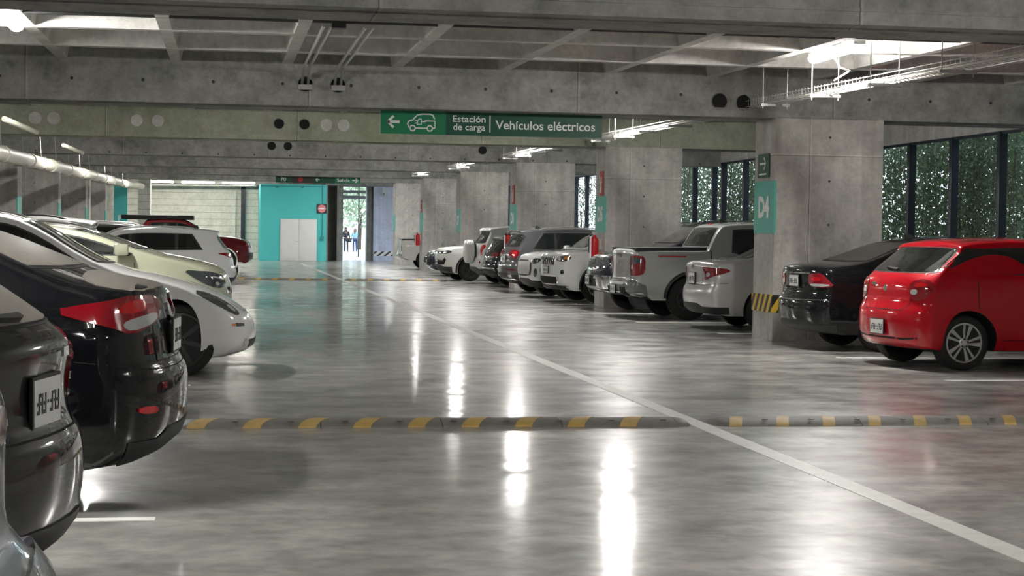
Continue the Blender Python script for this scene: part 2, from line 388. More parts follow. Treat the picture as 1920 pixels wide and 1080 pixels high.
def flat_polys(name, polys, org, ex, ez, mat, parent, **k):
    ex, ez, org = Vector(ex), Vector(ez), Vector(org); b = MB()
    for p in polys: b.add([org+ex*q[0]+ez*q[1] for q in p], [tuple(range(len(p)))])
    me = bpy.data.meshes.new(name); me.from_pydata(b.v, [], b.f); return link(name, me, mat, parent, **k)
def arc(cx, cy, r, a0, a1, n=10): return [(cx+r*math.cos(math.radians(a0+(a1-a0)*i/n)), cy+r*math.sin(math.radians(a0+(a1-a0)*i/n))) for i in range(n+1)]
EY = (0, 1, 0); EZ = (0, 0, 1); EX = (1, 0, 0)
text_obj('letter', 'P', .42, (-4.66, 80.59, 1.95), EX, EZ, M['letter'], PIERP, .03)

# ---- columns
def column(side, k):
    a, c = Y0-CD+BAY*k, Y0+BAY*k; top = zs((a+c)/2)
    x0, x1 = (CX0, CX1) if side > 0 else (LX0, LX1); xf = x0 if side > 0 else x1; sg = -1 if side > 0 else 1
    num = k+4
    if side > 0:
        lab = {-1: 'concrete pier beside the viewer, right of the lane', 0: 'widest near concrete column on the right, teal band reading D4 and striped base', 1: 'concrete column on the right with a teal band reading D5', 2: 'concrete column on the right with a teal band reading D6',
               3: 'fourth concrete column on the right, behind the white spare-wheel SUV', 4: 'fifth concrete column on the right, behind the white far pickup', 5: 'sixth concrete column on the right, just before the pale lilac one', 6: 'pale lilac column beside the bright passage, daylight put into its colour, white striped base'}[k]
    else: lab = {2: 'nearest visible left concrete column with a teal strip on its edge', 3: 'second left concrete column with a teal strip on its edge', 4: 'third left concrete column, with a slim pipe on its edge', 5: 'fourth left concrete column beside the teal pier', 6: 'last concrete column on the left'}.get(k, 'concrete column on the left behind the near parked cars')
    t = empty('concrete_column', ((x0+x1)/2, (a+c)/2, 0), label=lab, cat='column')
    cx, cy = (x0+x1)/2, (a+c)/2; mt = M['column_pale'] if (side > 0 and k == 6) else M['column']
    b = MB(); b.box(x0-cx, x1-cx, a-cy, c-cy, 0, top+.005); b.build('shaft', mt, t)
    xo = xf-cx+sg*.006
    ex = (0, -1, 0) if side > 0 else (0, 1, 0)
    if k >= 0 and k < 6:
        b = MB(); b.box(min(xo, xo-sg*.03), max(xo, xo-sg*.03), a-cy-.004, c-cy+.004, 1.52, 2.27); bd = b.build('painted_band', M['teal2'], t, label='teal band with the bay number')
        if side > 0 and k < 4: text_obj('bay_number', 'D%d' % num, .40, (xo+sg*.004, 0, 1.90), ex, EZ, M['letter'], bd, .05, 1.0, .50)
    if side > 0 and k == 0:
        b = MB(); b.box(-.02+x0-cx, .45+x0-cx, a-cy-.008, c-cy+.008, .40, .65); b.build('hazard_band', M['haz'], t, label='black and yellow striped band')
        s = empty('arrow_sign', (CX0-.01, cy, 2.49), label='small green sign with a white arrow above the D4 band', cat='sign')
        b = MB(); b.box(-.02, .0, -.25, .25, -.17, .17); b.build('panel', M['green_d'], s)
        flat_polys('arrow', ribbon([(-.14, .03), (.14, .03)], .03)+ribbon([(.05, .12), (.14, .03), (.05, -.06)], .03), (-.024, 0, 0), ex, EZ, M['letter'], s)
        flat_polys('caption_bar', [[(-.17, -.135), (.17, -.135), (.17, -.11), (-.17, -.11)]], (-.024, 0, 0), ex, EZ, M['letter'], s)
    if side > 0 and k == 6:
        b = MB(); b.box(x0-cx-.01, x1-cx+.01, a-cy-.01, c-cy+.01, .26, .50); b.build('hazard_band', M['hazw'], t, label='white and dark striped band')
        b = MB(); b.box(-.42, -.28, a-cy-.25, a-cy, 3.35, 3.75); b.tube([(-.35, a-cy-.25, 3.45), (-.35, a-cy-.45, 3.38)], .06); b.build('bracket_camera', M['steel'], t)
    if side > 0 and k in (1, 2, 4):
        s = empty('extinguisher_sign', (CX0-.01, a+.30, 2.53), label={1: 'red vertical extinguisher sign on the column marked D5', 2: 'red vertical extinguisher sign on the column marked D6', 4: 'red extinguisher sign on the fifth right-hand column'}[k], cat='sign', )
        b = MB(); b.box(-.02, 0, -.16, .16, -.25, .25); b.build('panel', M['sign_red'], s)
        flat_polys('symbol', [[(-.06, -.2), (.06, -.2), (.06, .05), (-.06, .05)], [(-.04, .06), (.04, .06), (.02, .14), (-.02, .14)]]+ribbon([(.0, .13), (.09, .1), (.1, 0)], .02), (-.024, 0, 0), ex, EZ, M['letter'], s)
        e = empty('fire_extinguisher', (CX0-.14, a+.35, .98), label={1: 'red fire extinguisher with a white tag on column D5', 2: 'red fire extinguisher with a white tag on column D6', 4: 'red fire extinguisher on the column by the white far pickup'}[k], cat='fire extinguisher')
        b = MB(); b.lathe([(.02, 0), (.088, .01), (.09, .04), (.09, .36), (.075, .42), (.03, .46), (.028, .49)], (0, 0, 0), 'z', 20); b.build('cylinder', M['red'], e, 40)
        b = MB(); b.box(-.05, .03, -.015, .015, .49, .52); b.box(-.06, .05, -.012, .012, .54, .56); b.box(-.02, .02, -.02, .02, .48, .55); b.build('valve', M['steel'], e)
        b = MB(); b.tube([(-.02, 0, .5), (-.09, -.02, .48), (-.13, -.03, .38), (-.12, -.02, .12)], .012); b.build('hose', M['black'], e)
        b = MB(); b.box(-.115, -.095, -.14, -.02, .0, .46); b.build('tag', M['white'], e, label='white inspection tag')
        b = MB(); b.box(.085, .15, -.03, .03, .2, .4); b.build('wall_bracket', M['steel'], e)
    if side < 0 and k == 4:
        b = MB(); b.tube([(x1-cx+.1, 0, 0), (x1-cx+.1, 0, top)], .05, 10); b.build('downpipe', M['pvc'], t, True)
for k in range(0, 7): column(1, k)
for k in range(0, 7): column(-1, k)

# ---- beam holes and conduits on the D4 beam
def ring(name, x, y, z, r, label, cat='opening'):
    t = empty(name, (x, y, z), label=label, cat=cat)
    b = MB(); b.lathe([(r*.2, -.004), (r, -.006), (r, .0)], (0, 0, 0), 'y', 22); b.build('opening', M['hole'], t)
    b = MB()
    for i in range(22):
        a0, a1 = 2*PI*i/22, 2*PI*(i+1)/22
        b.add([(r*.97*math.cos(a0), -.03, r*.97*math.sin(a0)), (r*.97*math.cos(a1), -.03, r*.97*math.sin(a1)), (r*1.1*math.cos(a1), -.0, r*1.1*math.sin(a1)), (r*1.1*math.cos(a0), 0, r*1.1*math.sin(a0))], [(0, 1, 2, 3)])
    b.build('sleeve', M['beam'], t); return t
FB = Y0-CD
ring('beam_sleeve', 1.06, FB, 3.44, .10, 'left one of the two dark conduit openings in the beam over D4')
ring('beam_sleeve', 1.50, FB, 3.44, .10, 'right one of the two dark conduit openings in the beam over D4')
ring('beam_sleeve', 6.83, FB, 3.36, .11, 'round dark hole in the D4 beam left of the column')
ring('beam_sleeve', 7.18, FB, 3.35, .11, 'round dark hole in the D4 beam where the cable tray enters')
k5 = FB+BAY
for x, lb in ((1.05, 'left round hole in the green-tinted beam'), (1.55, 'right round hole in the green-tinted beam, with conduit'), (6.95, 'dark hole in the D5 beam right of the hanging sign')): ring('beam_sleeve', x, k5, 3.60-.02, .10, lb)
for i, (x, lb) in enumerate(((1.2, 'left round hole in the D6 beam'), (1.62, 'right round hole in the D6 beam'), (6.75, 'dark hole in the D6 beam near the tray lamps'))): ring('beam_sleeve', x, k5+BAY, 3.68, .11, lb)
def conduit_pair(x, lab, ytop=18.4):
    z = zrib(21)-.05; b = MB()
    for dx in (-.04, .04):
        b.tube([(x+dx, ytop, z), (x+dx, FB-.35, z), (x+dx, FB-.12, z-.1), (x+dx, FB-.08, 3.5), (x+dx, FB-.0, 3.44)], .018, 8)
    b.box(x-.09, x+.09, FB-.10, FB-.0, 3.36, 3.43)
    b.build('conduit_pair', M['steel'], smooth=True, label=lab, cat='conduit')
conduit_pair(1.06, 'left pair of thin conduits running along the ceiling into the D4 beam')
conduit_pair(1.50, 'right pair of thin conduits running along the ceiling into the D4 beam')
b = MB(); b.tube([(-6, 18.4, 3.66), (XR-.3, 18.4, 3.70)], .022, 8)
for x in (-.6, 2.4, 4.0, 6.0, 9.5): b.box(x-.02, x+.02, 18.37, 18.43, 3.66, 3.76)
b.box(1.1, 1.25, 18.33, 18.47, 3.6, 3.7)
b.build('ceiling_conduit', M['dsteel'], smooth=True, label='long dark conduit crossing the whole ceiling behind the nearest beam', cat='conduit')

# ---- fluorescent lamps
def lamp(x, y, label, group=None, ln=1.55, rz=0, dz=.05, glow='lamp'):
    z = zrib(y)+dz
    t = empty('fluorescent_light', (x, y, z), rz, label=label, cat='light', group=group)
    b = MB(); b.box(-.07, .07, -ln/2, ln/2, -.05, -.0); b.build('housing', M['steel'], t)
    b = MB()
    prof = [(.075*math.sin(a), -.052-.065*(1-abs(math.sin(a))**2)**.5) for a in [(-PI/2)+PI*i/10 for i in range(11)]]
    n = len(prof)
    V = [(p[0], -ln/2, p[1]) for p in prof]+[(p[0], ln/2, p[1]) for p in prof]
    F = [(i, i+1, n+i+1, n+i) for i in range(n-1)]+[tuple(range(n)), tuple(range(2*n-1, n-1, -1)), (0, n, 2*n-1, n-1)]
    b.add(V, F); b.build('diffuser', M[glow], t, 50)
    for s in (-1, 1):
        b = MB(); b.tube([(0, s*ln*.35, 0), (0, s*ln*.35, .40-dz)], .006, 6); b.build('hanger', M['steel'], t)
    return t
RL = 7.25; LLX = -2.25
rl = ['bright batten light on the right above the cable tray', 'batten light above the cable tray between D4 and D5', 'batten light above the cable tray between D5 and D6', 'batten light over the right stalls beyond D6', 'batten light over the right stalls, two bays beyond D6', 'batten light over the right stalls, fifth bay beyond D4', 'batten light nearest the bright passage']
for i in range(7): lamp(RL-.15, (19.6+BAY*i) if i < 6 else 82.5, rl[i])
ll = ['bright batten light at the upper left corner of the photo', 'left-hand batten light in the second bay', 'left-hand batten light in the third bay', 'left-hand batten light in the fourth bay', 'left-hand batten light in the fifth bay', 'left-hand batten light in the sixth bay', 'left-hand batten light nearest the teal room']
for i in range(7): lamp(LLX, (18.8+BAY*i) if i < 6 else 82.5, ll[i])
lamp(RL, 19.6-BAY, 'batten light overhead right of the viewer'); lamp(LLX, 19.1-BAY, 'batten light overhead left of the viewer')
lamp(RL, 19.6-2*BAY, 'batten light behind the viewer on the right'); lamp(LLX, 19.1-2*BAY, 'batten light behind the viewer on the left')

for x, lb in ((-3.3, 'left tube light along the top of the plank-marked far wall'), (-1.3, 'middle tube light along the top of the plank-marked far wall'), (.7, 'right tube light along the top of the far wall next to the teal room')): lamp(x, 87.6, lb, ln=1.6, rz=PI/2, dz=-.45, glow='lamp_dim')
# ---- cable trays
def tray(i, y0, y1, label):
    x = 7.33; t = empty('cable_tray', (x, (y0+y1)/2, 0), label=label, cat='cable tray'); cy = (y0+y1)/2
    z = lambda y: 3.17+.014*(y-15) if i == 0 else zs(y)+.10+.0*y
    b = MB(); W2 = .11
    for dx, dz in ((-W2, .08), (-W2, 0), (-.04, 0), (.04, 0), (W2, 0), (W2, .08)):
        b.tube([(dx, y0-cy, z(y0)+dz), (dx, y1-cy, z(y1)+dz)], .005, 5)
    n = int((y1-y0)/.12)
    for k in range(n+1):
        y = y0+(y1-y0)*k/n
        b.tube([(-W2, y-cy, z(y)+.10), (-W2, y-cy, z(y)), (W2, y-cy, z(y)), (W2, y-cy, z(y)+.10)], .004, 4, cap=False)
    b.build('wire_basket', M['steel'], t)
    b = MB(); b.tube([(-.02, y0-cy, z(y0)+.02), (-.03, 0, z(cy)+.02), (.01, y1-cy, z(y1)+.02)], .018, 6); b.tube([(.05, y0-cy, z(y0)+.02), (.04, 0, z(cy)+.02), (.05, y1-cy, z(y1)+.02)], .014, 6); b.build('cables', M['pvc'], t)
    m = max(2, int((y1-y0)/1.9))
    for k in range(m):
        y = y0+(y1-y0)*(k+.5)/m
        for s in (-1, 1):
            b = MB(); b.tube([(s*.17, y-cy, z(y)-.08), (s*.17, y-cy, zrib(y)+.42)], .007, 6); b.build('drop_rod', M['steel'], t)
        b = MB(); b.box(-.2, .2, y-cy-.02, y-cy+.02, z(y)-.045, z(y)-.008); b.build('cross_bar', M['steel'], t)
tl = ['wire cable tray hanging under the bright lamp at the upper right', 'wire cable tray seen lit just right of the hanging green sign', 'short lit wire cable tray above the column marked D6', 'wire cable tray one bay beyond D6', 'wire cable tray two bays beyond D6']
tray(0, 13.7, FB, tl[0])
for i in range(1, 5): tray(i, Y0+BAY*(i-1), FB+BAY*i, tl[i])
b = MB(); b.tube([(7.2, 19.9, 3.62), (7.3, 20.0, 3.52), (7.5, 20.2, 3.5), (7.45, 20.6, 3.42)], .012, 6); b.build('lamp_cable', M['white'], smooth=True, label='white cable drooping from the right lamp to the tray', cat='cable')

# ---- hanging sign
SY = 23.95
t = empty('hanging_sign', (3.68, SY, 2.99), label='long green hanging sign reading Vehículos eléctricos with a left arrow and car symbol', cat='sign')
b = MB(); b.box(-1.56, -.655, -.03, .03, -.165, .165); b.build('panel', M['green_l'], t, label='bright green left panel')
b = MB(); b.box(-.655, 1.56, -.03, .03, -.165, .165); b.build('panel', M['green_d'], t, label='dark green right panel')
yo = -.034
flat_polys('arrow', ribbon([(-1.47, 0), (-1.30, 0)], .038)+ribbon([(-1.385, .08), (-1.465, 0), (-1.385, -.08)], .038), (0, yo, 0), EX, EZ, M['letter'], t)
car = []
cx = -1.0
body = [(-.175, -.075), (-.19, -.02), (-.17, .015), (-.12, .03), (-.055, .10), (.02, .115), (.12, .115), (.16, .10), (.185, .045)]
car += ribbon([(cx+x, z) for x, z in body], .02); car += ribbon([(cx+.05, .02), (cx+.19, .02), (cx+.19, -.075), (cx+.165, -.08)], .018)
car += ribbon([(cx-.075, -.08), (cx+.075, -.08)], .018)
for wx in (-.12, .12): car += ribbon(arc(cx+wx, -.082, .036, 0, 342, 18), .018, True)
car += ribbon([(cx-.055, .02), (cx-.055, -.03), (cx+.0, -.03), (cx+.0, .045), (cx-.03, .045), (cx-.055, .02)], .016); car += ribbon([(cx-.09, .02), (cx-.055, .02)], .012)+ribbon([(cx-.09, -.012), (cx-.055, -.012)], .012)+ribbon([(cx, .01), (cx+.06, .01)], .016)
flat_polys('car_symbol', car, (0, yo, 0), EX, EZ, M['letter'], t)
text_obj('lettering', 'Estación', .13, (-.33, yo, .062), EX, EZ, M['letter'], t, .012, 1, .46)
text_obj('lettering', 'de carga', .13, (-.33, yo, -.065), EX, EZ, M['letter'], t, .012, 1, .45)
flat_polys('divider', [[(-.045, -.12), (-.03, -.12), (-.03, .12), (-.045, .12)]], (0, yo, 0), EX, EZ, M['letter'], t)
text_obj('lettering', 'Vehículos eléctricos', .17, (.75, yo, -.01), EX, EZ, M['letter'], t, .014, 1, 1.42)
for x in (-1.2, 0, 1.2):
    b = MB(); b.tube([(x, 0, .16), (x, 0, zs(SY)-2.99+.01)], .01, 6); b.build('hanger', M['steel'], t)
# far sign
FY = 68.2
t = empty('hanging_sign', (3.62, FY, 3.50), label='small distant hanging sign in dark and green panels above the teal room', cat='sign')
for x0, x1, m_, lb in ((-1.65, -1.05, 'green_d', 'dark green panel'), (-1.05, -.2, 'dsteel', 'dark panel'), (-.2, .65, 'green_d', 'dark green panel'), (.65, 1.65, 'green_l', 'bright green panel with a right arrow')):
    b = MB(); b.box(x0, x1, -.03, .03, -.13, .13); b.build('panel', M[m_], t, label=lb)
flat_polys('arrow', ribbon([(1.32, 0), (1.55, 0)], .05)+ribbon([(1.45, .09), (1.55, 0), (1.45, -.09)], .05)+ribbon([(-.1, 0), (.05, 0)], .04)+ribbon([(-.03, .07), (-.1, 0), (-.03, -.07)], .04), (0, yo, 0), EX, EZ, M['letter'], t)
text_obj('lettering', 'Salida', .19, (.98, yo, 0), EX, EZ, M['letter'], t, .01, 1, .5)
flat_polys('prohibition_disc', [arc(-.7, 0, .1, 0, 345, 20)], (0, yo, 0), EX, EZ, M['sign_red'], t)
text_obj('lettering', 'P0', .2, (-1.35, yo, 0), EX, EZ, M['letter'], t, .01)
for x in (-1.3, 0, 1.3):
    b = MB(); b.tube([(x, 0, .12), (x, 0, zrib(FY)-3.50+.01)], .012, 6); b.build('hanger', M['steel'], t)

# ---- drain pipe at left
t = empty('drain_pipe', (-4.2, 34, 0), label='long cream drain pipe hanging under the ceiling along the left side', cat='pipe')
pa, pb = Vector((.05, -6, 2.77)), Vector((.05, 44.5, 3.44))
b = MB(); b.tube([pa, pb], .145, 16); b.tube([pb-Vector((0, .3, .005)), pb+Vector((.25, .5, .0)), pb+Vector((.5, .9, -.05))], .145, 12); b.build('pipe', M['pvc'], t, True)
for i in range(11):
    p = pa.lerp(pb, (i+.3)/11); d = (pb-pa).normalized()
    b = MB(); b.tube([p-d*.14, p+d*.14], .165, 16); b.build('coupling', M['pvc'], t, True)
for i in range(14):
    p = pa.lerp(pb, (i+.6)/14)
    b = MB(); b.tube([p+Vector((0, 0, .1)), (0, p.y, zrib(34+p.y)+.0)], .008, 6); b.box(-.155, .155, p.y-.02, p.y+.02, p.z-.155, p.z+.155); b.build('hanger', M['steel'], t)
for (xa, ya, za, lb) in ((-3.60, 34.0, 3.30, 'short cream pipe stub entering the green-tinted beam at the left'), (-3.62, 45.2, 3.40, 'short cream pipe stub entering the D6 beam at the left')):
    b = MB(); b.tube([(xa-.1, ya-3.5, za), (xa, ya-.3, za), (xa+.02, ya+.45, za)], .05, 10); b.build('pipe_stub', M['pvc'], smooth=True, label=lb, cat='pipe')

# ---- facade windows, vines
nb = 1
for k in range(-1, 6):
    ya, yb = (22.0 if k < 0 else Y0+BAY*k-.02), FB+BAY*(k+1)
    if k < 0: yb = FB
    t = empty('window_%d' % nb, (XR+.1, (ya+yb)/2, .95), kind='structure'); nb += 1
    cy = (ya+yb)/2; h = zs(cy)+.14-.95
    b = MB(); b.box(-.05, .05, ya-cy, yb-cy, 0, .06); b.box(-.05, .05, ya-cy, yb-cy, h-.02, h+.04); b.build('window_frame', M['navy'], t)
    n = max(1, round((yb-ya)/1.95))
    for j in range(n+1):
        y = ya-cy+(yb-ya)*j/n; b = MB(); b.box(-.07, .07, y-.06, y+.06, 0, h+.03); b.build('mullion', M['navy'], t)
def vines(ya, yb, n, label, seed):
    rs = np.random.RandomState(seed); X = XR+.55+rs.uniform(0, 1, n)**1.5*1.3; Y = rs.uniform(ya, yb, n)
    ns = int((yb-ya)*7); sy = rs.uniform(ya, yb, ns); pick = rs.randint(0, ns, n); use = rs.rand(n) < .6
    Y = np.where(use, sy[pick]+rs.normal(0, .045, n), Y); Z = rs.uniform(-.1, 4.1, n)
    s = rs.uniform(.017, .043, n)*(1+(X-XR-.55)*.7); V = np.zeros((n, 4, 3)); 
    a = rs.normal(0, 1, (n, 3)); a[:, 2] -= .8; a /= np.linalg.norm(a, axis=1)[:, None]; c = np.cross(a, rs.normal(0, 1, (n, 3))); c /= np.linalg.norm(c, axis=1)[:, None]
    P = np.stack([X, Y, Z], 1)
    V[:, 0] = P-a*s[:, None]; V[:, 1] = P+c*s[:, None]*.6; V[:, 2] = P+a*s[:, None]*1.1; V[:, 3] = P-c*s[:, None]*.6
    me = bpy.data.meshes.new('vines'); vv = V.reshape(-1, 3); ff = np.arange(n*4).reshape(-1, 4)
    vl = [tuple(x) for x in vv]; fl = [tuple(int(i) for i in x) for x in ff]
    b = MB(); b.add(vl, fl)
    for y in sy: 
        b.tube([(XR+rs.uniform(.6, 1.05), y, 4.3), (XR+.8, y+rs.normal(0, .03), 2), (XR+.8, y+rs.normal(0, .05), -.1)], .008, 3, 1, cap=False)
    me = b.mesh('vines', fix=False)
    link('hanging_vines', me, [M['leaf'], M['bark']], label=label, cat='vines', kind='stuff')
vines(22, 35.9, 72000, 'curtain of green vines outside the windows right of column D4', 1)
vines(36.1, 47.9, 40000, 'curtain of vines outside the windows between columns D4 and D5', 2)
vines(48.1, 61.9, 30000, 'dark curtain of vines outside the windows seen between columns D5 and D6', 3)
vines(62.1, 91, 12000, 'vines outside the farthest right-hand windows', 4)

# ---- floor marks
b = MB(); yy = [3, 12.72]
def lane(y0, y1, lab):
    xc = lambda y: 3.66-.0025*max(0, y-14)
    b = MB(); b.hexa([(xc(y0)-.075, y0, -.01), (xc(y0)+.075, y0, -.01), (xc(y1)+.075, y1, -.01), (xc(y1)-.075, y1, -.01), (xc(y0)-.075, y0, .003), (xc(y0)+.075, y0, .003), (xc(y1)+.075, y1, .003), (xc(y1)-.075, y1, .003)])
    b.build('lane_line', M['line'], label=lab, cat='floor marking')
lane(2.5, 52.3, 'long pale centre line running down the lane under the near speed bumps')
lane(53.3, 80, 'far stretch of the centre line beyond the distant speed bump')
sn = 0
stall_lab = {}
def stall(x0, x1, y, lab, yaw=0):
    b = MB(); b.box(x0, x1, y-.05, y+.05, -.01, .003); b.build('stall_line', M['linew'], label=lab, cat='floor marking')
stall(-5, -.33, 8.82, 'white stall line on the floor at lower left beside the dark hatchback')
stall(-5, -.33, 3.3, 'white stall line beside the nearest car on the left')
stall(-5, -.3, 16.45, 'white stall line beside the white car with its nose out')
stall(-5, -.3, 19.8, 'white stall line behind the white car with its nose out')
stall(7.4, 12.6, 16.95, 'white stall line nearest on the right, in front of the red hatchback')
stall(7.4, 12.6, 20.2, 'white stall line between the red hatchback and the black sedan')
stall(7.4, 12.6, 25.35, 'white stall line just beyond column D4')
stall(6.9, 12.6, 28.55, 'white stall line between the silver sedan and the silver pickup')
stall(6.6, 12.6, 31.7, 'white stall line beyond the silver pickup')
stall(6.9, 12.6, 35.9, 'white stall line beyond column D5')
stall(6.9, 12.6, 38.62, 'white stall line between the two white cars with noses out')
stall(.9, 1.0+1.2, 66, 'faint short white mark on the floor before the teal room')

# ---- speed bumps
def bump(x0, x1, y, label, near=True, stripes=None, scale=1):
    t = empty('speed_bump', ((x0+x1)/2, y, 0), label=label, cat='speed bump'); cx = (x0+x1)/2
    prof = [(-.215, 0), (-.21, .014), (-.16, .034), (-.08, .047), (0, .051), (.08, .047), (.16, .034), (.21, .014), (.215, 0)]
    def seg(a, c, name, mat, dz=0, m=0, ends=(0, 0), skew=0):
        V = []; n = len(prof)
        for x, e in ((a, ends[0]), (c, ends[1])):
            for (py, pz) in prof: V.append((x+skew*(py), py, pz*(1-e)+dz+(.0 if pz == 0 else 0)))
        F = [(i, i+1, n+i+1, n+i) for i in range(n-1)]+[tuple(range(n)), tuple(range(2*n-1, n-1, -1)), (0, n, 2*n-1, n-1)]
        b = MB(); b.add(V, F); return b.build(name, mat, t, 30)
    a, c = x0-cx, x1-cx; n = max(1, round((c-a-.24)/1.0))
    w_ = (c-a-.24)/n
    for i in range(n): seg(a+.12+w_*i+.003, a+.12+w_*(i+1)-.003, 'rubber_segment', M['bump'])
    # rounded end caps
    for s, xx in ((-1, a+.12), (1, c-.12)):
        b = MB(); V = []; F = []; n2 = len(prof); m_ = 6
        for j in range(m_+1):
            an = PI/2*j/m_; e = math.cos(an)
            for (py, pz) in prof: V.append((xx+s*.12*math.sin(an), py*max(e, .02)**.5, pz*max(e, .0)**.7))
        for j in range(m_):
            for i in range(n2-1): F.append((j*n2+i, j*n2+i+1, (j+1)*n2+i+1, (j+1)*n2+i))
        b.add(V, F); b.build('end_cap', M['bump'], t, 60)
    if stripes:
        st, per, wd, sk = stripes; x = a+st
        while x+wd < c-.05:
            seg(x, x+wd, 'yellow_stripe', M['yellow'], .003, skew=sk); 
            b = MB(); b.lathe([(.025, 0), (.022, .006)], (x+wd+.13, -.16, .046), 'z', 10); b.build('bolt_cap', M['dsteel'], t)
            x += per
bump(-.31, 3.56, 13.02, 'speed bump with faded yellow stripes left of the centre line', stripes=(.14, .405, .13, .42))
bump(3.75, 9.2, 13.02, 'speed bump with square yellow patches right of the centre line', stripes=(.16, .375, .10, .32))
bump(.3, 3.40, 52.8, 'distant speed bump left of the centre line', stripes=(.2, .5, .15, .3))
bump(3.62, 6.6, 52.8, 'distant speed bump right of the centre line', stripes=(.2, .5, .15, 0))

# ---------------------------------------------------------------- cars
def chaikin(P, it=2, closed=False):
    P = [tuple(p) for p in P]
    for _ in range(it):
        Q = [] if closed else [P[0]]
        n = len(P)
        for i in range(n if closed else n-1):
            a, b_ = P[i], P[(i+1) % n]
            Q.append((a[0]*.75+b_[0]*.25, a[1]*.75+b_[1]*.25)); Q.append((a[0]*.25+b_[0]*.75, a[1]*.25+b_[1]*.75))
        if not closed: Q.append(P[-1])
        P = Q
    return P
def resample(P, sp):
    P = np.array(P, float); d = np.r_[0, np.cumsum(np.linalg.norm(np.diff(P, axis=0), axis=1))]
    n = max(2, int(round(d[-1]/sp))+1); s = np.linspace(0, d[-1], n)
    return np.stack([np.interp(s, d, P[:, i]) for i in range(2)], 1)
def sstep(t): t = min(1, max(0, t)); return t*t*(3-2*t)
def inside(poly, pts):
    x, y = pts[:, 0], pts[:, 1]; r = np.zeros(len(pts), bool); P = np.array(poly); n = len(P)
    for i in range(n):
        x0, y0 = P[i]; x1, y1 = P[(i+1) % n]
        if y0 == y1: continue
        c = ((y0 > y) != (y1 > y)) & (x < (x1-x0)*(y-y0)/(y1-y0)+x0); r ^= c
    return r
def fill(poly, sp, clear=.35):
    """triangulate a polygon with interior points"""
    P = np.array(poly, float)
    mn, mx = P.min(0), P.max(0)
    gx = np.arange(mn[0]+sp/2, mx[0], sp); gy = np.arange(mn[1]+sp/2, mx[1], sp)
    if len(gx) and len(gy):
        G = np.stack(np.meshgrid(gx, gy), -1).reshape(-1, 2); G = G[inside(P, G)]
        if len(G):
            d = np.sqrt(((G[:, None]-P[None])**2).sum(-1)).min(1); G = G[d > sp*clear]
    else: G = np.zeros((0, 2))
    n = len(P); co = [Vector(p) for p in P]+[Vector(g) for g in G]
    r = delaunay_2d_cdt(co, [], [list(range(n))], 1, 1e-6)
    return [(v.x, v.y) for v in r[0]], r[2]
TEMPL = {
 'hatch': dict(L=3.84, H=1.50, prof=[(.12,.24),(.04,.30),(.01,.40),(0,.56),(.02,.68),(.07,.72),(.085,.86),(.10,.98),(.16,1.05),(.44,1.38),(.40,1.42),(.50,1.455),(1.1,1.495),(1.8,1.495),(2.25,1.43),(2.95,1.02),(3.35,.95),(3.68,.82),(3.81,.66),(3.84,.45),(3.80,.3),(3.68,.2)], xr=.66, xf=3.08, R=.31, belt=(1.04,.94)),
 'sedan': dict(L=4.62, H=1.47, prof=[(.18,.24),(.05,.30),(.01,.42),(0,.54),(.02,.66),(.07,.70),(.08,.85),(.06,1.03),(.10,1.075),(.25,1.10),(.72,1.135),(1.42,1.40),(1.85,1.465),(2.35,1.47),(2.85,1.39),(3.5,1.04),(4.05,.95),(4.42,.82),(4.58,.66),(4.62,.48),(4.58,.3),(4.45,.2)], xr=1.0, xf=3.68, R=.325, belt=(1.03,.92)),
 'suv': dict(L=4.55, H=1.66, prof=[(.22,.32),(.07,.38),(.01,.48),(0,.62),(.02,.74),(.07,.78),(.09,.96),(.15,1.10),(.46,1.50),(.34,1.56),(.42,1.60),(1.0,1.655),(2.1,1.66),(2.6,1.58),(3.28,1.13),(3.9,1.05),(4.32,.95),(4.48,.80),(4.55,.60),(4.50,.38),(4.32,.28)], xr=.95, xf=3.66, R=.36, belt=(1.12,1.04)),
 'cross': dict(L=4.75, H=1.63, prof=[(.2,.28),(.05,.34),(0,.50),(.02,.72),(.08,.90),(.10,1.04),(.22,1.08),(.85,1.40),(1.5,1.58),(2.0,1.63),(2.45,1.60),(3.24,1.09),(3.95,.965),(4.4,.80),(4.65,.64),(4.74,.50),(4.75,.36),(4.70,.24),(4.5,.19)], xr=.95, xf=3.98, R=.352, belt=(1.06,.95)),
 'pickup': dict(L=5.07, H=1.74, prof=[(.30,.42),(.06,.44),(.0,.50),(.0,.62),(.05,.66),(.085,.70),(.09,1.0),(.075,1.19),(.10,1.235),(.25,1.245),(1.42,1.25),(1.47,1.27),(1.66,1.64),(1.80,1.72),(2.6,1.745),(3.05,1.68),(3.72,1.22),(4.3,1.18),(4.82,1.10),(5.0,.96),(5.07,.66),(5.02,.42),(4.85,.36)], xr=1.12, xf=4.15, R=.37, belt=(1.20,1.14)),
}
def blunt(P):
    P = list(P); P[15] = (P[15][0], P[15][1]*1.04); P[16] = (P[16][0]*1.016, P[16][1]*1.09); P[17] = (P[17][0]*1.008, P[17][1]*1.15); return P
def spoil(P):
    P = list(P); P[9] = (P[9][0]-.13, P[9][1]+.01); P[10] = (P[10][0]-.12, P[10][1]+.005); return P
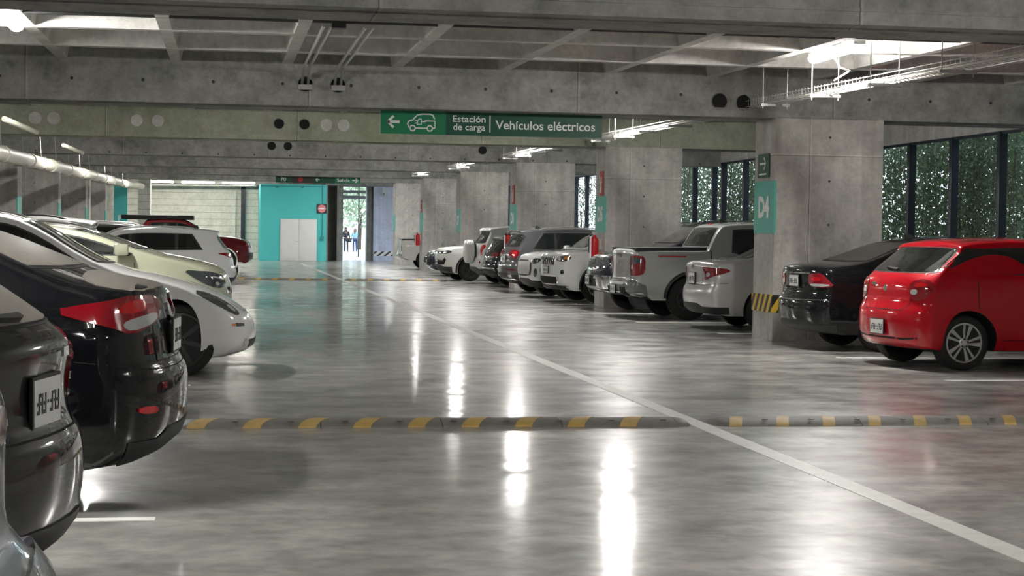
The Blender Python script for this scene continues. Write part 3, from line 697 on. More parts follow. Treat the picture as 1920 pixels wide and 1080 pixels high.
class Car:
    def __init__(s, typ, label, cat='car', col=(.5, .5, .5), W=.88, L=None, H=None, metal=.2, rough=.3, tum=.34, zb=.22, Rr=.26, Rf=.34, group=None, mod=None, name=None, belt=None, Rw=None, bump_=None):
        T = TEMPL[typ]; s.T = T; sx = (L or T['L'])/T['L']; sz = (H or T['H'])/T['H']
        s.L = T['L']*sx; s.H = T['H']*sz; s.W = W; s.tum = tum; s.Rr, s.Rf = Rr, Rf; s.sx, s.sz = sx, sz
        s.zb = zb; s.R = Rw or T['R']; s.xr, s.xf = T['xr']*sx, T['xf']*sx; s.ra = s.R+.055
        bl = belt or T['belt']; s.bl = (bl[0]*sz, bl[1]*sz) if not belt else belt
        prof = [(x*sx, z*sz if z > .5 else z) for x, z in T['prof']]
        if mod: prof = mod(prof)
        s.prof = chaikin(prof, 2)
        s.paint = paint(col, metal, rough)
        s.root = empty(name or {'pickup': 'pickup_truck', 'suv': 'suv_car', 'hatch': 'hatchback_car', 'sedan': 'sedan_car', 'cross': 'crossover_car'}[typ], label=label, cat=cat, group=group)
        s.typ = typ; s.body(); s.wheels()
    # local x: 0 rear .. L front -> object space centred
    def belt(s, x): return s.bl[0]+(s.bl[1]-s.bl[0])*min(1, max(0, x/s.L))
    def Wf(s, x, z):
        t = abs((x-s.L/2)/(s.L/2)); w_ = s.W*(1-.075*t**3.4); zb = s.belt(x)
        h = min(z, zb)/zb; w_ -= .032*((h-.62)/.4)**2 if h < .62 else .030*((h-.62)/.38)**2
        if z < .42: w_ -= .035*((.42-z)/.2)**1.5
        w_ += .010*math.exp(-((z-zb*.80)/.035)**2)
        if z > zb: w_ -= .012+s.tum*(z-zb)
        else:
            d = zb-z
            if d < .08: w_ -= .012*(1-d/.08)**2
        for xw in (s.xr, s.xf):
            r = math.hypot(x-xw, z-s.R)
            if r < s.ra+.2: w_ += .016*math.exp(-((r-s.ra-.02)/.06)**2)*(1 if z < zb else 0)
        return max(.05, w_)
    def M_(s, x, z, g1, g2, fl):
        x2 = x
        a = x/(2.7*s.Rr)
        if a < 1: x2 += s.Rr*(1-a)**2*g1
        a = (s.L-x)/(2.7*s.Rf)
        if a < 1: x2 -= s.Rf*(1-a)**2*g1
        z2 = z-(.075*sstep((z-.5)/.5)*g2 if fl else 0)
        return x2, z2
    def body(s):
        top = resample(s.prof, .045)
        P = [(x, z, 1) for x, z in top]
        # underside from front to rear with wheel arches
        def arcpts(xc):
            zc = s.R; a0 = math.asin(max(-1, (s.zb-zc)/s.ra)); n = 22
            return [(xc+s.ra*math.cos(a), zc+s.ra*math.sin(a)) for a in np.linspace(a0, PI-a0, n)]
        def line(x0, x1):
            n = max(2, int(abs(x0-x1)/.12)); return [(x0+(x1-x0)*i/n, s.zb) for i in range(1, n)]
        A = arcpts(s.xf); B = arcpts(s.xr)
        ux0, ux1 = top[-1][0], top[0][0]
        und = line(ux0-.02, A[0][0])+A+line(A[-1][0], B[0][0])+B+line(B[-1][0], ux1+.02)
        P += [(x, z, 0) for x, z in und]
        n = len(P); S = [1, .996, .985, .965, .93, .88, .8, .65, .42, .18]; S = S+[0]+[-k for k in S[::-1]]
        s.outl = [s.M_(x, z, 1, 1, fl) for x, z, fl in P]
        V = []; F = []; mi = []
        for q in S:
            a = abs(q); g1 = .22*a*a+.78*(1-(1-a**2.6)**(1/2.6)); g2 = .3*a*a+.7*(1-(1-a**4)**(1/4))
            for i, (x, z, fl) in enumerate(P):
                xe, ze = s.outl[i]; x2, z2 = s.M_(x, z, g1, g2, fl); V.append((x2, q*s.Wf(xe, ze), z2))
        for j in range(len(S)-1):
            for i in range(n):
                k = (i+1) % n; F.append((j*n+i, j*n+k, (j+1)*n+k, (j+1)*n+i)); mi.append(0 if P[i][2] and P[k][2] else 1)
        vv, ff = fill(s.outl, .055)
        for sg in (1, -1):
            o = len(V); V += [(x, sg*s.Wf(x, z), z) for x, z in vv]; F += [tuple(i+o for i in f) for f in ff]; mi += [0]*len(ff)
        V = [(x-s.L/2, y, z) for x, y, z in V]
        me = bpy.data.meshes.new('body'); me.from_pydata(V, [], F); me.polygons.foreach_set('material_index', mi)
        bm = bmesh.new(); bm.from_mesh(me); bmesh.ops.remove_doubles(bm, verts=bm.verts[:], dist=1e-4)
        bmesh.ops.recalc_face_normals(bm, faces=bm.faces[:]); bm.to_mesh(me); 
        s.bvh = BVHTree.FromBMesh(bm); bm.free()
        link('body', me, [s.paint, M['black']], s.root, 50)
        # upper envelope of the side panel
        o = np.array(s.outl); s.ex = np.linspace(0, s.L, 300); s.ez = np.zeros(300)
        for i in range(len(o)):
            a, b_ = o[i], o[(i+1) % len(o)]
            lo, hi = min(a[0], b_[0]), max(a[0], b_[0])
            m = (s.ex >= lo-1e-6) & (s.ex <= hi+1e-6)
            if hi-lo > 1e-6: s.ez[m] = np.maximum(s.ez[m], a[1]+(b_[1]-a[1])*(s.ex[m]-a[0])/(b_[0]-a[0]))
    def env(s, x): return float(np.interp(x, s.ex, s.ez))
    def tx(s, x, end='rear'): return x
    # projectors: 2D -> (hit, normal)
    def ray(s, o, d):
        h = s.bvh.ray_cast(Vector(o), Vector(d).normalized())
        if h[0] is None:
            h = s.bvh.find_nearest(Vector(o)+Vector(d).normalized()*2.0)
        n = h[1]
        if n.dot(Vector(d)) > 0: n = -n
        return h[0], n
    def pj_side(s, sg): return lambda x, z: s.ray((x-s.L/2, sg*3, z), (0, -sg, 0))
    def pj_end(s, end, sg=1):
        c = s.W; cx = (-s.L/2+c) if end == 'rear' else (s.L/2-c); e = -1 if end == 'rear' else 1
        def f(q, z):
            a = abs(q); g = (1 if q >= 0 else -1)*sg
            t = Vector((e*c, g*a, 0)) if a <= s.W else Vector((e*(c-(a-s.W)), g*s.W, 0))
            t.normalize(); cc = Vector((cx, 0, z)); return s.ray(cc+t*4, -t)
        return f
    def pj_x(s, end):
        e = -1 if end == 'rear' else 1
        return lambda y, z: s.ray((e*4, y, z), (-e, 0, 0))
    def pj_top(s): return lambda x, y: s.ray((x-s.L/2, y, 4), (0, 0, -1))
    def decal(s, name, polys, pj, mat, off=.004, th=.012, sp=.06, parent=None, label=None, dens=.05):
        V = []; F = []
        for poly in polys:
            Q = []
            n = len(poly)
            for i in range(n):
                a, b_ = poly[i], poly[(i+1) % n]; k = max(1, int(math.dist(a, b_)/dens)); Q += [(a[0]+(b_[0]-a[0])*j/k, a[1]+(b_[1]-a[1])*j/k) for j in range(k)]
            vv, ff = fill(Q, sp)
            o = len(V); nv = len(vv); hs = [pj(*v) for v in vv]
            V += [h+n_*off for h, n_ in hs]; V += [h-n_*th for h, n_ in hs]
            cnt = {}
            for f in ff:
                F.append(tuple(i+o for i in f))
                for i in range(len(f)): e = (f[i], f[(i+1) % len(f)]); cnt[e] = 1
            for (a, b_) in list(cnt):
                if (b_, a) not in cnt: F.append((b_+o, a+o, a+o+nv, b_+o+nv))
        me = bpy.data.meshes.new(name); me.from_pydata(V, [], F); 
        bm = bmesh.new(); bm.from_mesh(me)
        bmesh.ops.delete(bm, geom=[v for v in bm.verts if not v.link_faces], context='VERTS')
        bmesh.ops.recalc_face_normals(bm, faces=bm.faces[:]); bm.to_mesh(me); bm.free()
        # make sure the outer skin faces away from the car
        return link(name, me, mat, parent or s.root, 35, label=label)
    # ---- parts
    def wheels(s, **k): s.ws = []
    def put_wheels(s, style='ten', mat='alloy', which=((0, 1), (0, -1), (1, 1), (1, -1)), rimr=.69, bright=None):
        proto = None; R = s.R; wd = .215
        for fr, sg in which:
            x = (s.xf if fr else s.xr)-s.L/2; y = sg*(s.Wf(s.xf if fr else s.xr, s.R)-.03)
            b = MB(); rr = R*rimr
            prof = [(rr, -.012), (rr+.015, .004), (R*.90, .006), (R*.97, -.008), (R, -.035), (R, -wd+.035), (R*.97, -wd+.005), (R*.85, -wd), (rr, -wd+.02)]
            b.lathe(prof, (0, 0, 0), 'y', 40, 0, sg)
            t = b.build('wheel', [M['rubber']], s.root, 40); t.location = (x, y, R)
            # rim
            b = MB()
            b.lathe([(rr, -.10), (rr+.002, -.008), (rr-.016, -.006), (rr-.03, -.03), (rr-.035, -.13)], (0, 0, 0), 'y', 40, 0, sg)
            b.lathe([(rr*.60, -.10), (rr*.60, -.075), (.03, -.075)], (0, 0, 0), 'y', 28, 2, sg)
            b.lathe([(rr-.02, -.13), (rr-.03, -.135), (.02, -.14)], (0, 0, 0), 'y', 28, 1, sg)
            nsp = {'ten': 10, 'five': 5, 'six': 6, 'seven': 7, 'multi': 12, 'steel': 8}[style]
            for i in range(nsp):
                a = 2*PI*i/nsp+PI/2; tw = .22 if style == 'ten' and i % 2 else .0
                w0, w1 = {'ten': (.020, .032 if i % 2 == 0 else .05), 'five': (.055, .085), 'six': (.04, .065), 'seven': (.035, .05), 'multi': (.014, .020), 'steel': (.05, .06)}[style]
                def pt(r, wv, y_, aa): ca, sa = math.cos(aa), math.sin(aa); return (r*ca-wv*sa, sg*y_, r*sa+wv*ca)
                a1 = a+tw*1.0
                V = [pt(.04, -w0/2, -.012, a), pt(rr*.97, -w1/2, -.010, a1), pt(rr*.97, w1/2, -.010, a1), pt(.04, w0/2, -.012, a),
                     pt(.04, -w0/2, -.05, a), pt(rr*.97, -w1/2, -.045, a1), pt(rr*.97, w1/2, -.045, a1), pt(.04, w0/2, -.05, a)]
                b.hexa(V)
            b.lathe([(.062, -.05), (.06, -.01), (.05, -.004), (.02, -.002)], (0, 0, 0), 'y', 20, 0, sg)
            for i in range(5):
                a = 2*PI*i/5+.3; b.lathe([(.009, -.01), (.009, .004)], (.045*math.cos(a), 0, .045*math.sin(a)), 'y', 8, 1, sg)
            o = b.build('rim', [M[mat], M['hole'], M['disc']], t, 40)
    def side_glass(s, x0, x1, pillars, rs=.0, m=.055, chrome=False, up=.02, trimmat=None, qx=None):
        bt = lambda x: s.belt(x)+up
        def region(a, c, mg, r0, r1, bo=0):
            xs = np.linspace(a, c, 26); bot = []; topp = []
            for x in xs:
                bot.append((x, bt(x)+bo)); 
            for x in np.linspace(a+r0, c+r1, 26):
                z = s.env(x)-mg; topp.append((x, max(z, bt(x)+bo+.002)))
            # drop parts where the height vanishes
            pts = bot+topp[::-1]
            keep = [p for p in topp if p[1] > bt(p[0])+bo+.02]
            if not keep: return None
            xm = max(p[0] for p in keep); bot = [p for p in bot if p[0] <= max(xm, a+.05) or r1 != 0]
            return bot+keep[::-1]
        for sg in (1, -1):
            rg = region(x0-.04, x1+.05, m-.022, rs, 0, -.018)
            if rg: s.decal('window_trim', [rg], s.pj_side(sg), M['chrome'] if chrome else M['black'], .003, .004, label='chrome window surround' if chrome else None)
            if chrome:
                rg = region(x0-.02, x1+.03, m-.010, rs, 0, -.006)
                s.decal('window_trim', [rg], s.pj_side(sg), M['black'], .005, .004)
            ed = [x0]+list(pillars)+[x1]
            for i in range(len(ed)-1):
                a = ed[i]+(.035 if i else 0); c = ed[i+1]-(.035 if i < len(ed)-2 else 0)
                rg = region(a, c, m, rs if i == 0 else 0, 0)
                if rg: s.decal('side_window', [rg], s.pj_side(sg), M['glass'], .008, .004)
    def end_glass(s, end, z0, z1, mg=.10, mat='glass', top_in=.0, name=None):
        L_ = []; n = 9
        for i in range(n):
            z = z0+(z1-z0)*i/(n-1); h, _ = s.pj_x(end)(0, z); x = h.x+s.L/2
            hw = s.Wf(x, max(z, s.belt(x)) if z > s.belt(x) else z)-mg-top_in*i/(n-1); L_.append((hw, z))
        pts = L_+[(-a, z) for a, z in L_[::-1]]; pts = chaikin(pts, 1, True)
        big = [(a*1.0+(.02 if a > 0 else -.02), z0+(z-z0)*1.0+(.012 if z > (z0+z1)/2 else -.012)) for a, z in pts]
        s.decal('glass_seal', [big], s.pj_x(end), M['black'], .002, .004)
        return s.decal(name or ('windscreen' if end == 'front' else 'rear_window'), [pts], s.pj_x(end), M[mat], .006, .004, sp=.05, label='dusty glass' if mat == 'dusty' else None)
    def lamps(s, end, pts, mat, name=None, inner=None, off=.012, label=None, sides=(1, -1)):
        nm = name or ('tail_lamp' if end == 'rear' else 'headlamp')
        for sg in sides:
            pj = s.pj_end(end, sg); P = chaikin(pts, 1, True)
            o = s.decal(nm, [P], pj, M[mat], off, .01, sp=.04, dens=.03, label=label)
            for (ip, im, inm) in (inner or []):
                s.decal(inm, [chaikin(ip, 1, True)], pj, M[im], off+.004, .004, sp=.04, dens=.03, parent=o)
    def gaps(s, lines, pj, wd=.008, name='panel_gap'):
        P = []
        for ln in lines: P += [[tuple(v) for v in q] for q in ribbon(ln, wd)]
        s.decal(name, P, pj, M['gap'], .0015, .002, sp=.2, dens=.08)
    def side_gaps(s, doors, zlo=.34):
        for sg in (1, -1):
            ls = []
            for x in doors: ls.append([(x, zlo), (x+.01, .7), (x, s.belt(x))])
            ls.append([(min(doors), zlo), (max(doors), zlo)]); s.gaps(ls, s.pj_side(sg))
    def handles(s, xs, mat=None):
        for x in xs:
            for sg in (1, -1):
                z = s.belt(x)-.10; y = s.Wf(x, z)
                s.box_part('door_handle', x-.09, x+.09, sg*(y-.005), sg*(y+.035), z-.014, z+.014, mat or s.paint, .008)
    def box_part(s, name, x0, x1, y0, y1, z0, z1, mat, r=.01, parent=None, label=None):
        return bevel_box(name, x0-s.L/2, x1-s.L/2, min(y0, y1), max(y0, y1), z0, z1, mat, parent or s.root, r, 2, label=label)
    def mirrors(s, x, mat=None, z=None):
        for sg in (1, -1):
            zz = z or s.belt(x)+.07; y = s.Wf(x, s.belt(x)-.02)
            o = s.box_part('mirror', x-.07, x+.09, sg*(y+.04), sg*(y+.22), zz-.065, zz+.075, mat or s.paint, .035)
            b = MB(); b.hexa([(x-.03-s.L/2, sg*(y-.03), zz-.06), (x+.03-s.L/2, sg*(y-.03), zz-.06), (x+.03-s.L/2, sg*(y+.06), zz-.05), (x-.03-s.L/2, sg*(y+.06), zz-.05), (x-.03-s.L/2, sg*(y-.03), zz-.03), (x+.03-s.L/2, sg*(y-.03), zz-.03), (x+.03-s.L/2, sg*(y+.06), zz-.02), (x-.03-s.L/2, sg*(y+.06), zz-.02)])
            b.build('mirror_arm', M['black'], o)
            s.box_part('mirror_glass', x-.076, x-.069, sg*(y+.055), sg*(y+.205), zz-.045, zz+.06, M['chrome'], .002, o)
    def plate(s, end, z=.55, w_=.32, h=.17, y=0, off=.02, frame=True):
        e = -1 if end == 'rear' else 1; h0, n = s.pj_x(end)(y, z); x = h0.x+e*off
        zz = z; b = MB(); b.box(x-.006, x+.006, y-w_/2-.012, y+w_/2+.012, zz-h/2-.012, zz+h/2+.012); xs = h0.x
        b.box(min(x, xs-e*.03), max(x, xs-e*.03), y-w_*.3, y+w_*.3, zz-h*.3, zz+h*.3)
        o = b.build('plate_frame', M['black'], s.root)
        b = MB(); x2 = x+e*.008; b.box(x2-.002, x2+.002, y-w_/2, y+w_/2, zz-h/2, zz+h/2); b.build('licence_plate', M['plate'], o)
        b = MB(); x3 = x2+e*.004
        for i in range(7):
            if i == 3: b.box(x3-.001, x3+.001, y-.008, y+.008, zz-.006, zz+.006); continue
            yc = y+(i-3)*w_*.125
            b.box(x3-.001, x3+.001, yc-w_*.045, yc-w_*.015, zz-h*.24, zz+h*.20); b.box(x3-.001, x3+.001, yc-w_*.03, yc+w_*.045, zz+h*(.12 if i % 2 else -.24), zz+h*(.20 if i % 2 else -.16)); b.box(x3-.001, x3+.001, yc-w_*.03, yc+w_*.04, zz-h*.05, zz+h*.02)
        b.build('plate_characters', M['mark'], o)
    def emblem(s, end, z, r=.045, mat='chrome', y=0):
        pj = s.pj_x(end); s.decal('emblem', [arc(y, z, r, 0, 340, 17)], pj, M[mat], .012, .004, sp=.03, dens=.03)
    def wiper(s, z0, z1, y0=0, y1=.3):
        pj = s.pj_x('rear'); s.decal('rear_wiper', [[(y0-.02, z0-.004), (y0+.02, z0-.008), (y1, z1-.003), (y1, z1+.003), (y0-.02, z0+.010)]], pj, M['black'], .03, .0, sp=.1)
    def rails(s, x0, x1, mat='steel'):
        for sg in (1, -1):
            pts = []
            for i in range(14):
                x = x0+(x1-x0)*i/13; z = s.env(x); y = s.Wf(x, z)-.06; h = .045*min(1, min(i, 13-i)/1.5)
                hit, _ = s.ray((x-s.L/2, sg*y, 4), (0, 0, -1)); pts.append((x-s.L/2, sg*y, hit.z+h-.003))
            b = MB(); b.tube(pts, .014, 8); b.build('roof_rail', M[mat], s.root, True)
    def fin(s, x):
        hit, _ = s.ray((x-s.L/2, 0, 4), (0, 0, -1)); b = MB(); z = hit.z-.01; x -= s.L/2
        b.add([(x-.08, -.02, z), (x+.1, -.02, z), (x+.1, .02, z), (x-.08, .02, z), (x-.07, 0, z+.065), (x-.03, 0, z+.07)], [(0, 1, 5, 4), (3, 2, 5, 4), (0, 3, 4), (1, 2, 5), (0, 1, 2, 3)])
        b.build('roof_antenna', M['black'], s.root, True)
    def arch_trim(s, wd=.06, mat='black', sill=True):
        for sg in (1, -1):
            for xw in (s.xr, s.xf):
                a0 = math.degrees(math.asin((s.zb+.01-s.R)/s.ra)); o = arc(xw, s.R, s.ra+wd, a0+4, 176-a0, 20); i_ = arc(xw, s.R, s.ra+.006, 176-a0, a0+4, 20)
                s.decal('wheel_arch_trim', [o+i_], s.pj_side(sg), M[mat], .010, .006)
            if sill: s.decal('sill_trim', [[(s.xr+s.ra+.04, s.zb+.01), (s.xf-s.ra-.04, s.zb+.01), (s.xf-s.ra-.04, s.zb+.15), (s.xr+s.ra+.04, s.zb+.15)]], s.pj_side(sg), M[mat], .010, .006)
    def endpatch(s, name, end, pts, mat, off=.006, it=0, sides=None, label=None, th=.012):
        m_ = M[mat] if isinstance(mat, str) else mat
        P = chaikin(pts, it, True) if it else pts
        if sides: 
            for sg in sides: s.decal(name, [P], s.pj_end(end, sg), m_, off, th, label=label)
        else: s.decal(name, [P], s.pj_end(end, 1), m_, off, th, label=label)
    def sym(s, half):  # half outline (q>=0) bottom to top -> full
        return half+[(-q, z) for q, z in half[::-1]]
    def place(s, ex, y, side, nose_out=False, yaw=0, dz=0):
        """ex = lane-side end of the car; side +1 right row, -1 left row"""
        if side > 0: rz = PI if nose_out else 0
        else: rz = 0 if nose_out else PI
        rz += math.radians(yaw)
        d = Vector((math.cos(math.radians(yaw)), math.sin(math.radians(yaw)), 0))*(s.L/2)*side
        s.root.location = Vector((ex, y, dz))+d; s.root.rotation_euler = (0, 0, rz)
        return s
    def bumper_trim(s, end, z0=.30, z1=.42, q=1.15, mat='black'):
        s.endpatch('bumper_trim', end, [(-q, z0), (-.5, z0-.0), (0, z0), (.5, z0), (q, z0), (q, z1), (.6, z1), (.4, z1+.05), (-.4, z1+.05), (-.6, z1), (-q, z1)], mat, .008)
WHITE = (.72, .72, .70); SILV = (.50, .50, .49)

# red hatchback (right row)
c = Car('hatch', 'glossy red hatchback with two-tone spoked wheels parked at the right edge', col=(.45, .003, .012), W=.868, metal=.1, rough=.45, tum=.32, belt=(1.10, 1.02), mod=lambda P: [(x+(.20 if 1.3 < z < 1.47 and x < .8 else 0), z) for x, z in P])
c.put_wheels('ten', 'alloy', rimr=.72)
c.side_glass(.82, 2.72, [1.52], rs=.06, m=.06)

for sg in (1, -1):
    c.decal('quarter_panel', [[(.40, 1.15), (.90, 1.13), (.92, 1.365), (.68, 1.365)]], c.pj_side(sg), M['black'], .006)
    c.decal('rear_haunch', [chaikin([(.36, 1.08), (1.52, 1.08), (1.50, 1.13), (1.34, 1.20), (1.20, 1.285), (.95, 1.30), (.70, 1.24), (.50, 1.15)], 2, True)], c.pj_side(sg), c.paint, .016, .012)
c.end_glass('rear', 1.09, 1.365, .055, 'glass', .02); c.end_glass('front', 1.06, 1.38)
c.lamps('rear', [(.60, .98), (.56, .90), (.62, .80), (.80, .76), (.98, .82), (1.10, .92), (1.06, .99), (.85, 1.02)], 'lred', inner=[([(.62, .84), (.76, .84), (.77, .90), (.63, .90)], 'lclear', 'reverse_lamp'), ([(.70, .92), (.98, .93), (.96, .97), (.72, .97)], 'lred2', 'light_bar')])
c.plate('rear', .46, .30, .16); c.emblem('rear', .90, .04)
c.wiper(1.10, 1.12, .0, .32)
c.gaps([[(-.62, 1.04), (-.60, .72), (-.45, .66), (.45, .66), (.60, .72), (.62, 1.04)]], c.pj_end('rear'))
c.gaps([[(-.8, .36), (-.5, .34), (.5, .34), (.8, .36)]], c.pj_end('rear'), .02, 'bumper_crease')
c.side_gaps([.78, 1.55, 2.62]); c.handles([1.72]); c.mirrors(2.62); c.lamps('front', [(.45, .66), (.8, .70), (1.15, .82), (1.1, .88), (.6, .78)], 'lclear')
c.endpatch('badge', 'rear', [(.30, .93), (.46, .93), (.46, .96), (.30, .96)], 'chrome', .006)
c.place(7.43, 18.93, 1, yaw=6)

# black sedan (right)
c = Car('sedan', 'black sedan with chrome boot strip parked between column D4 and the red hatchback', col=(.006, .006, .007), W=.86, H=1.51, metal=0, rough=.5, tum=.34)
c.put_wheels('five'); c.side_glass(.98, 3.25, [1.35, 2.35], rs=.30); c.end_glass('rear', 1.17, 1.41, .08, 'dusty2', .06); c.end_glass('front', 1.06, 1.36)
c.lamps('rear', [(.46, .96), (.48, .84), (.80, .82), (1.12, .84), (1.02, .92), (.88, 1.01), (.5, 1.0)], 'lred', inner=[([(.52, .845), (.80, .835), (1.04, .85), (1.02, .875), (.54, .875)], 'lclear', 'reverse_lamp'), ([(.56, .91), (.84, .91), (.82, .96), (.58, .96)], 'lred2', 'light_bar')])
c.endpatch('boot_strip', 'rear', [(-.50, .995), (.50, .995), (.50, 1.012), (-.50, 1.012)], 'chrome', .008)
c.endpatch('bumper_strip', 'rear', [(-1.0, .66), (0, .645), (1.0, .66), (1.0, .675), (0, .66), (-1.0, .675)], 'chrome', .006)
c.plate('rear', .90, .30, .14); c.gaps([[(-.52, 1.05), (-.50, .78), (.50, .78), (.52, 1.05)]], c.pj_end('rear')); c.fin(1.7); c.mirrors(3.15)
c.bumper_trim('rear', .25, .34); c.side_gaps([1.2, 2.35, 3.4]); c.handles([1.45, 2.5]); c.place(7.38, 21.95, 1, yaw=3)

# silver sedan (right)
c = Car('sedan', 'silver sedan partly hidden behind column D4, wide red tail lamp', col=(.52, .51, .50), W=.90, L=4.8, H=1.46, metal=.35, tum=.36)
c.put_wheels('five', 'alloyd'); c.side_glass(1.0, 3.35, [1.4, 2.4], rs=.34); c.end_glass('rear', 1.13, 1.37, .10, 'glass', .08); c.end_glass('front', 1.06, 1.36)
c.lamps('rear', [(.50, .99), (.84, .98), (1.22, .97), (1.34, .93), (1.16, .87), (.88, .82), (.62, .77), (.66, .86), (.60, .93)], 'lred', inner=[([(.70, .82), (.86, .85), (.86, .90), (.72, .90)], 'lclear', 'reverse_lamp')])
c.plate('rear', .80, .32, .17); c.emblem('rear', .98, .05); c.gaps([[(-.56, 1.05), (-.52, .74), (.52, .74), (.56, 1.05)], [(-1.3, .74), (-.6, .70), (.6, .70), (1.3, .74)]], c.pj_end('rear'))
c.bumper_trim('rear', .25, .36, 1.3); c.side_gaps([1.25, 2.4, 3.5]); c.handles([1.5, 2.6]); c.fin(1.7); c.mirrors(3.25); c.place(7.36, 26.95, 1, yaw=0)

# silver pickup (right)
def pickup_bed(c, x0=.16, x1=1.44):
    hw = c.W-.10
    z = lambda x: c.pj_top()(x, 0)[0].z
    b = MB(); b.hexa([(x0-c.L/2, -hw, z(x0+.1)-.05), (x1-c.L/2, -hw, z(x1)-.05), (x1-c.L/2, hw, z(x1)-.05), (x0-c.L/2, hw, z(x0+.1)-.05), (x0-c.L/2, -hw, z(x0+.1)+.012), (x1-c.L/2, -hw, z(x1)+.012), (x1-c.L/2, hw, z(x1)+.012), (x0-c.L/2, hw, z(x0+.1)+.012)])
    b.build('bed_cover', M['black'], c.root)
c = Car('pickup', 'light grey pickup truck with tail to the lane, between the D4 and D5 columns', 'pickup truck', col=(.40, .405, .39), W=.92, metal=.3, tum=.20, zb=.34, Rr=.20, Rw=.375)
c.put_wheels('seven', 'alloyd', rimr=.60); c.side_glass(1.92, 3.40, [2.75], m=.075, rs=.04); c.end_glass('rear', 1.30, 1.62, .12); c.end_glass('front', 1.27, 1.62)
pickup_bed(c)
c.lamps('rear', [(.70, 1.10), (.70, .78), (.80, .76), (1.12, .77), (1.20, .84), (1.20, 1.06), (1.12, 1.12), (.80, 1.12)], 'lred', inner=[([(.76, .98), (1.12, .98), (1.12, 1.08), (.78, 1.08)], 'ldark', 'lamp_cell'), ([(.77, .88), (.86, .88), (.86, .95), (.77, .95)], 'lclear', 'reverse_lamp')])
c.gaps([[(-.70, 1.2), (-.70, .66), (.70, .66), (.70, 1.2)]], c.pj_end('rear'), .014)
c.endpatch('bumper', 'rear', [(-1.25, .42), (-.9, .40), (.9, .40), (1.25, .42), (1.22, .60), (1.0, .68), (.8, .70), (.72, .64), (.4, .60), (-.4, .60), (-.72, .64), (-.8, .70), (-1.0, .68), (-1.22, .60)], M['bump'] if False else paint((.16, .165, .165), .2, .4), .02, label='grey bumper')
c.endpatch('bumper_recess', 'rear', [(-.62, .44), (-.34, .44), (-.34, .56), (-.62, .56)], 'hole', .026); c.endpatch('bumper_recess', 'rear', [(.34, .44), (.62, .44), (.62, .56), (.34, .56)], 'hole', .026)
c.emblem('rear', .98, .045); c.plate('rear', .52, .30, .14, 0, .04)
c.endpatch('tailgate_handle', 'rear', [(-.12, 1.08), (.12, 1.08), (.12, 1.14), (-.12, 1.14)], 'ldark', .010)
for sg in (1, -1): c.decal('side_badge', [[(.55, 1.10), (1.05, 1.10), (1.05, 1.125), (.55, 1.125)]], c.pj_side(sg), M['sign_red'], .004)
c.side_gaps([1.5, 2.72, 3.6], .42); c.gaps([[(1.50, 1.22), (1.50, .5)]], c.pj_side(-1), .02); c.arch_trim(.05); c.mirrors(3.55); c.handles([1.75, 2.9]); c.fin(2.0)
b = MB(); z_ = c.pj_top()(1.82, 0)[0].z; b.box(1.745-c.L/2, 1.80-c.L/2, -.12, .12, z_-.03, z_+.0); b.build('high_stop_lamp', M['lred2'], c.root)
c.place(6.88, 30.15, 1, yaw=2)

# dark pickup nose out
def truck_front(c, grillemat='ldark', zg=(.80, 1.02), bw=.62):
    c.endpatch('grille', 'front', [(-bw, zg[0]), (bw, zg[0]), (bw+.02, zg[1]), (-bw-.02, zg[1])], 'chrome', .010, 1)
    c.endpatch('grille_mesh', 'front', [(-bw+.05, zg[0]+.035), (bw-.05, zg[0]+.035), (bw-.04, zg[1]-.03), (-bw+.04, zg[1]-.03)], grillemat, .016)
c = Car('pickup', 'black pickup truck with chrome bumper, nose out behind the light grey pickup', 'pickup truck', col=(.012, .014, .022), W=.94, metal=.2, tum=.18, zb=.34, H=1.80, L=5.3, Rf=.22)
c.put_wheels('six', 'alloyd'); c.side_glass(2.0, 3.55, [2.85], m=.075); c.end_glass('front', 1.34, 1.68); c.end_glass('rear', 1.36, 1.68)
truck_front(c); c.lamps('front', [(.66, .84), (1.05, .84), (1.05, 1.02), (.66, 1.04)], 'ldark')
c.endpatch('bumper', 'front', [(-1.1, .46), (1.1, .46), (1.15, .70), (-1.15, .70)], 'chrome', .03, label='chrome bumper'); c.endpatch('bumper_intake', 'front', [(-.45, .50), (.45, .50), (.45, .64), (-.45, .64)], 'black', .036); c.plate('front', .60, .32, .16, 0, .07)
c.mirrors(3.65); pickup_bed(c); c.emblem('front', .92, .06); c.place(7.0, 32.85, 1, True)

# white SUV nose out with vertical slot grille
c = Car('suv', 'white SUV with slotted grille, nose out just left of column D5', col=WHITE, W=.96, L=4.82, H=1.76, metal=0, Rf=.20, Rw=.39, zb=.26, tum=.28, mod=blunt)
c.put_wheels('five', 'alloy'); c.side_glass(.75, 3.3, [1.4, 2.35], m=.06); c.end_glass('front', 1.24, 1.62, .12); c.end_glass('rear', 1.25, 1.55)
c.lamps('front', [(.60, .90), (.62, .98), (.90, 1.01), (1.22, 1.02), (1.18, .92), (.95, .88)], 'ldark', inner=[([(.66, .91), (.84, .91), (.84, .98), (.66, .98)], 'lclear', 'lamp_lens'), ([(1.0, .93), (1.16, .94), (1.17, 1.0), (1.0, .99)], 'amber', 'turn_signal')])
for i in range(7):
    q = (i-3)*.145; c.endpatch('grille_slot', 'front', [(q-.058, .80), (q+.058, .80), (q+.058, .98), (q-.058, .98)], 'chrome', .008); c.endpatch('grille_opening', 'front', [(q-.036, .82), (q+.036, .82), (q+.036, .96), (q-.036, .96)], 'hole', .012)
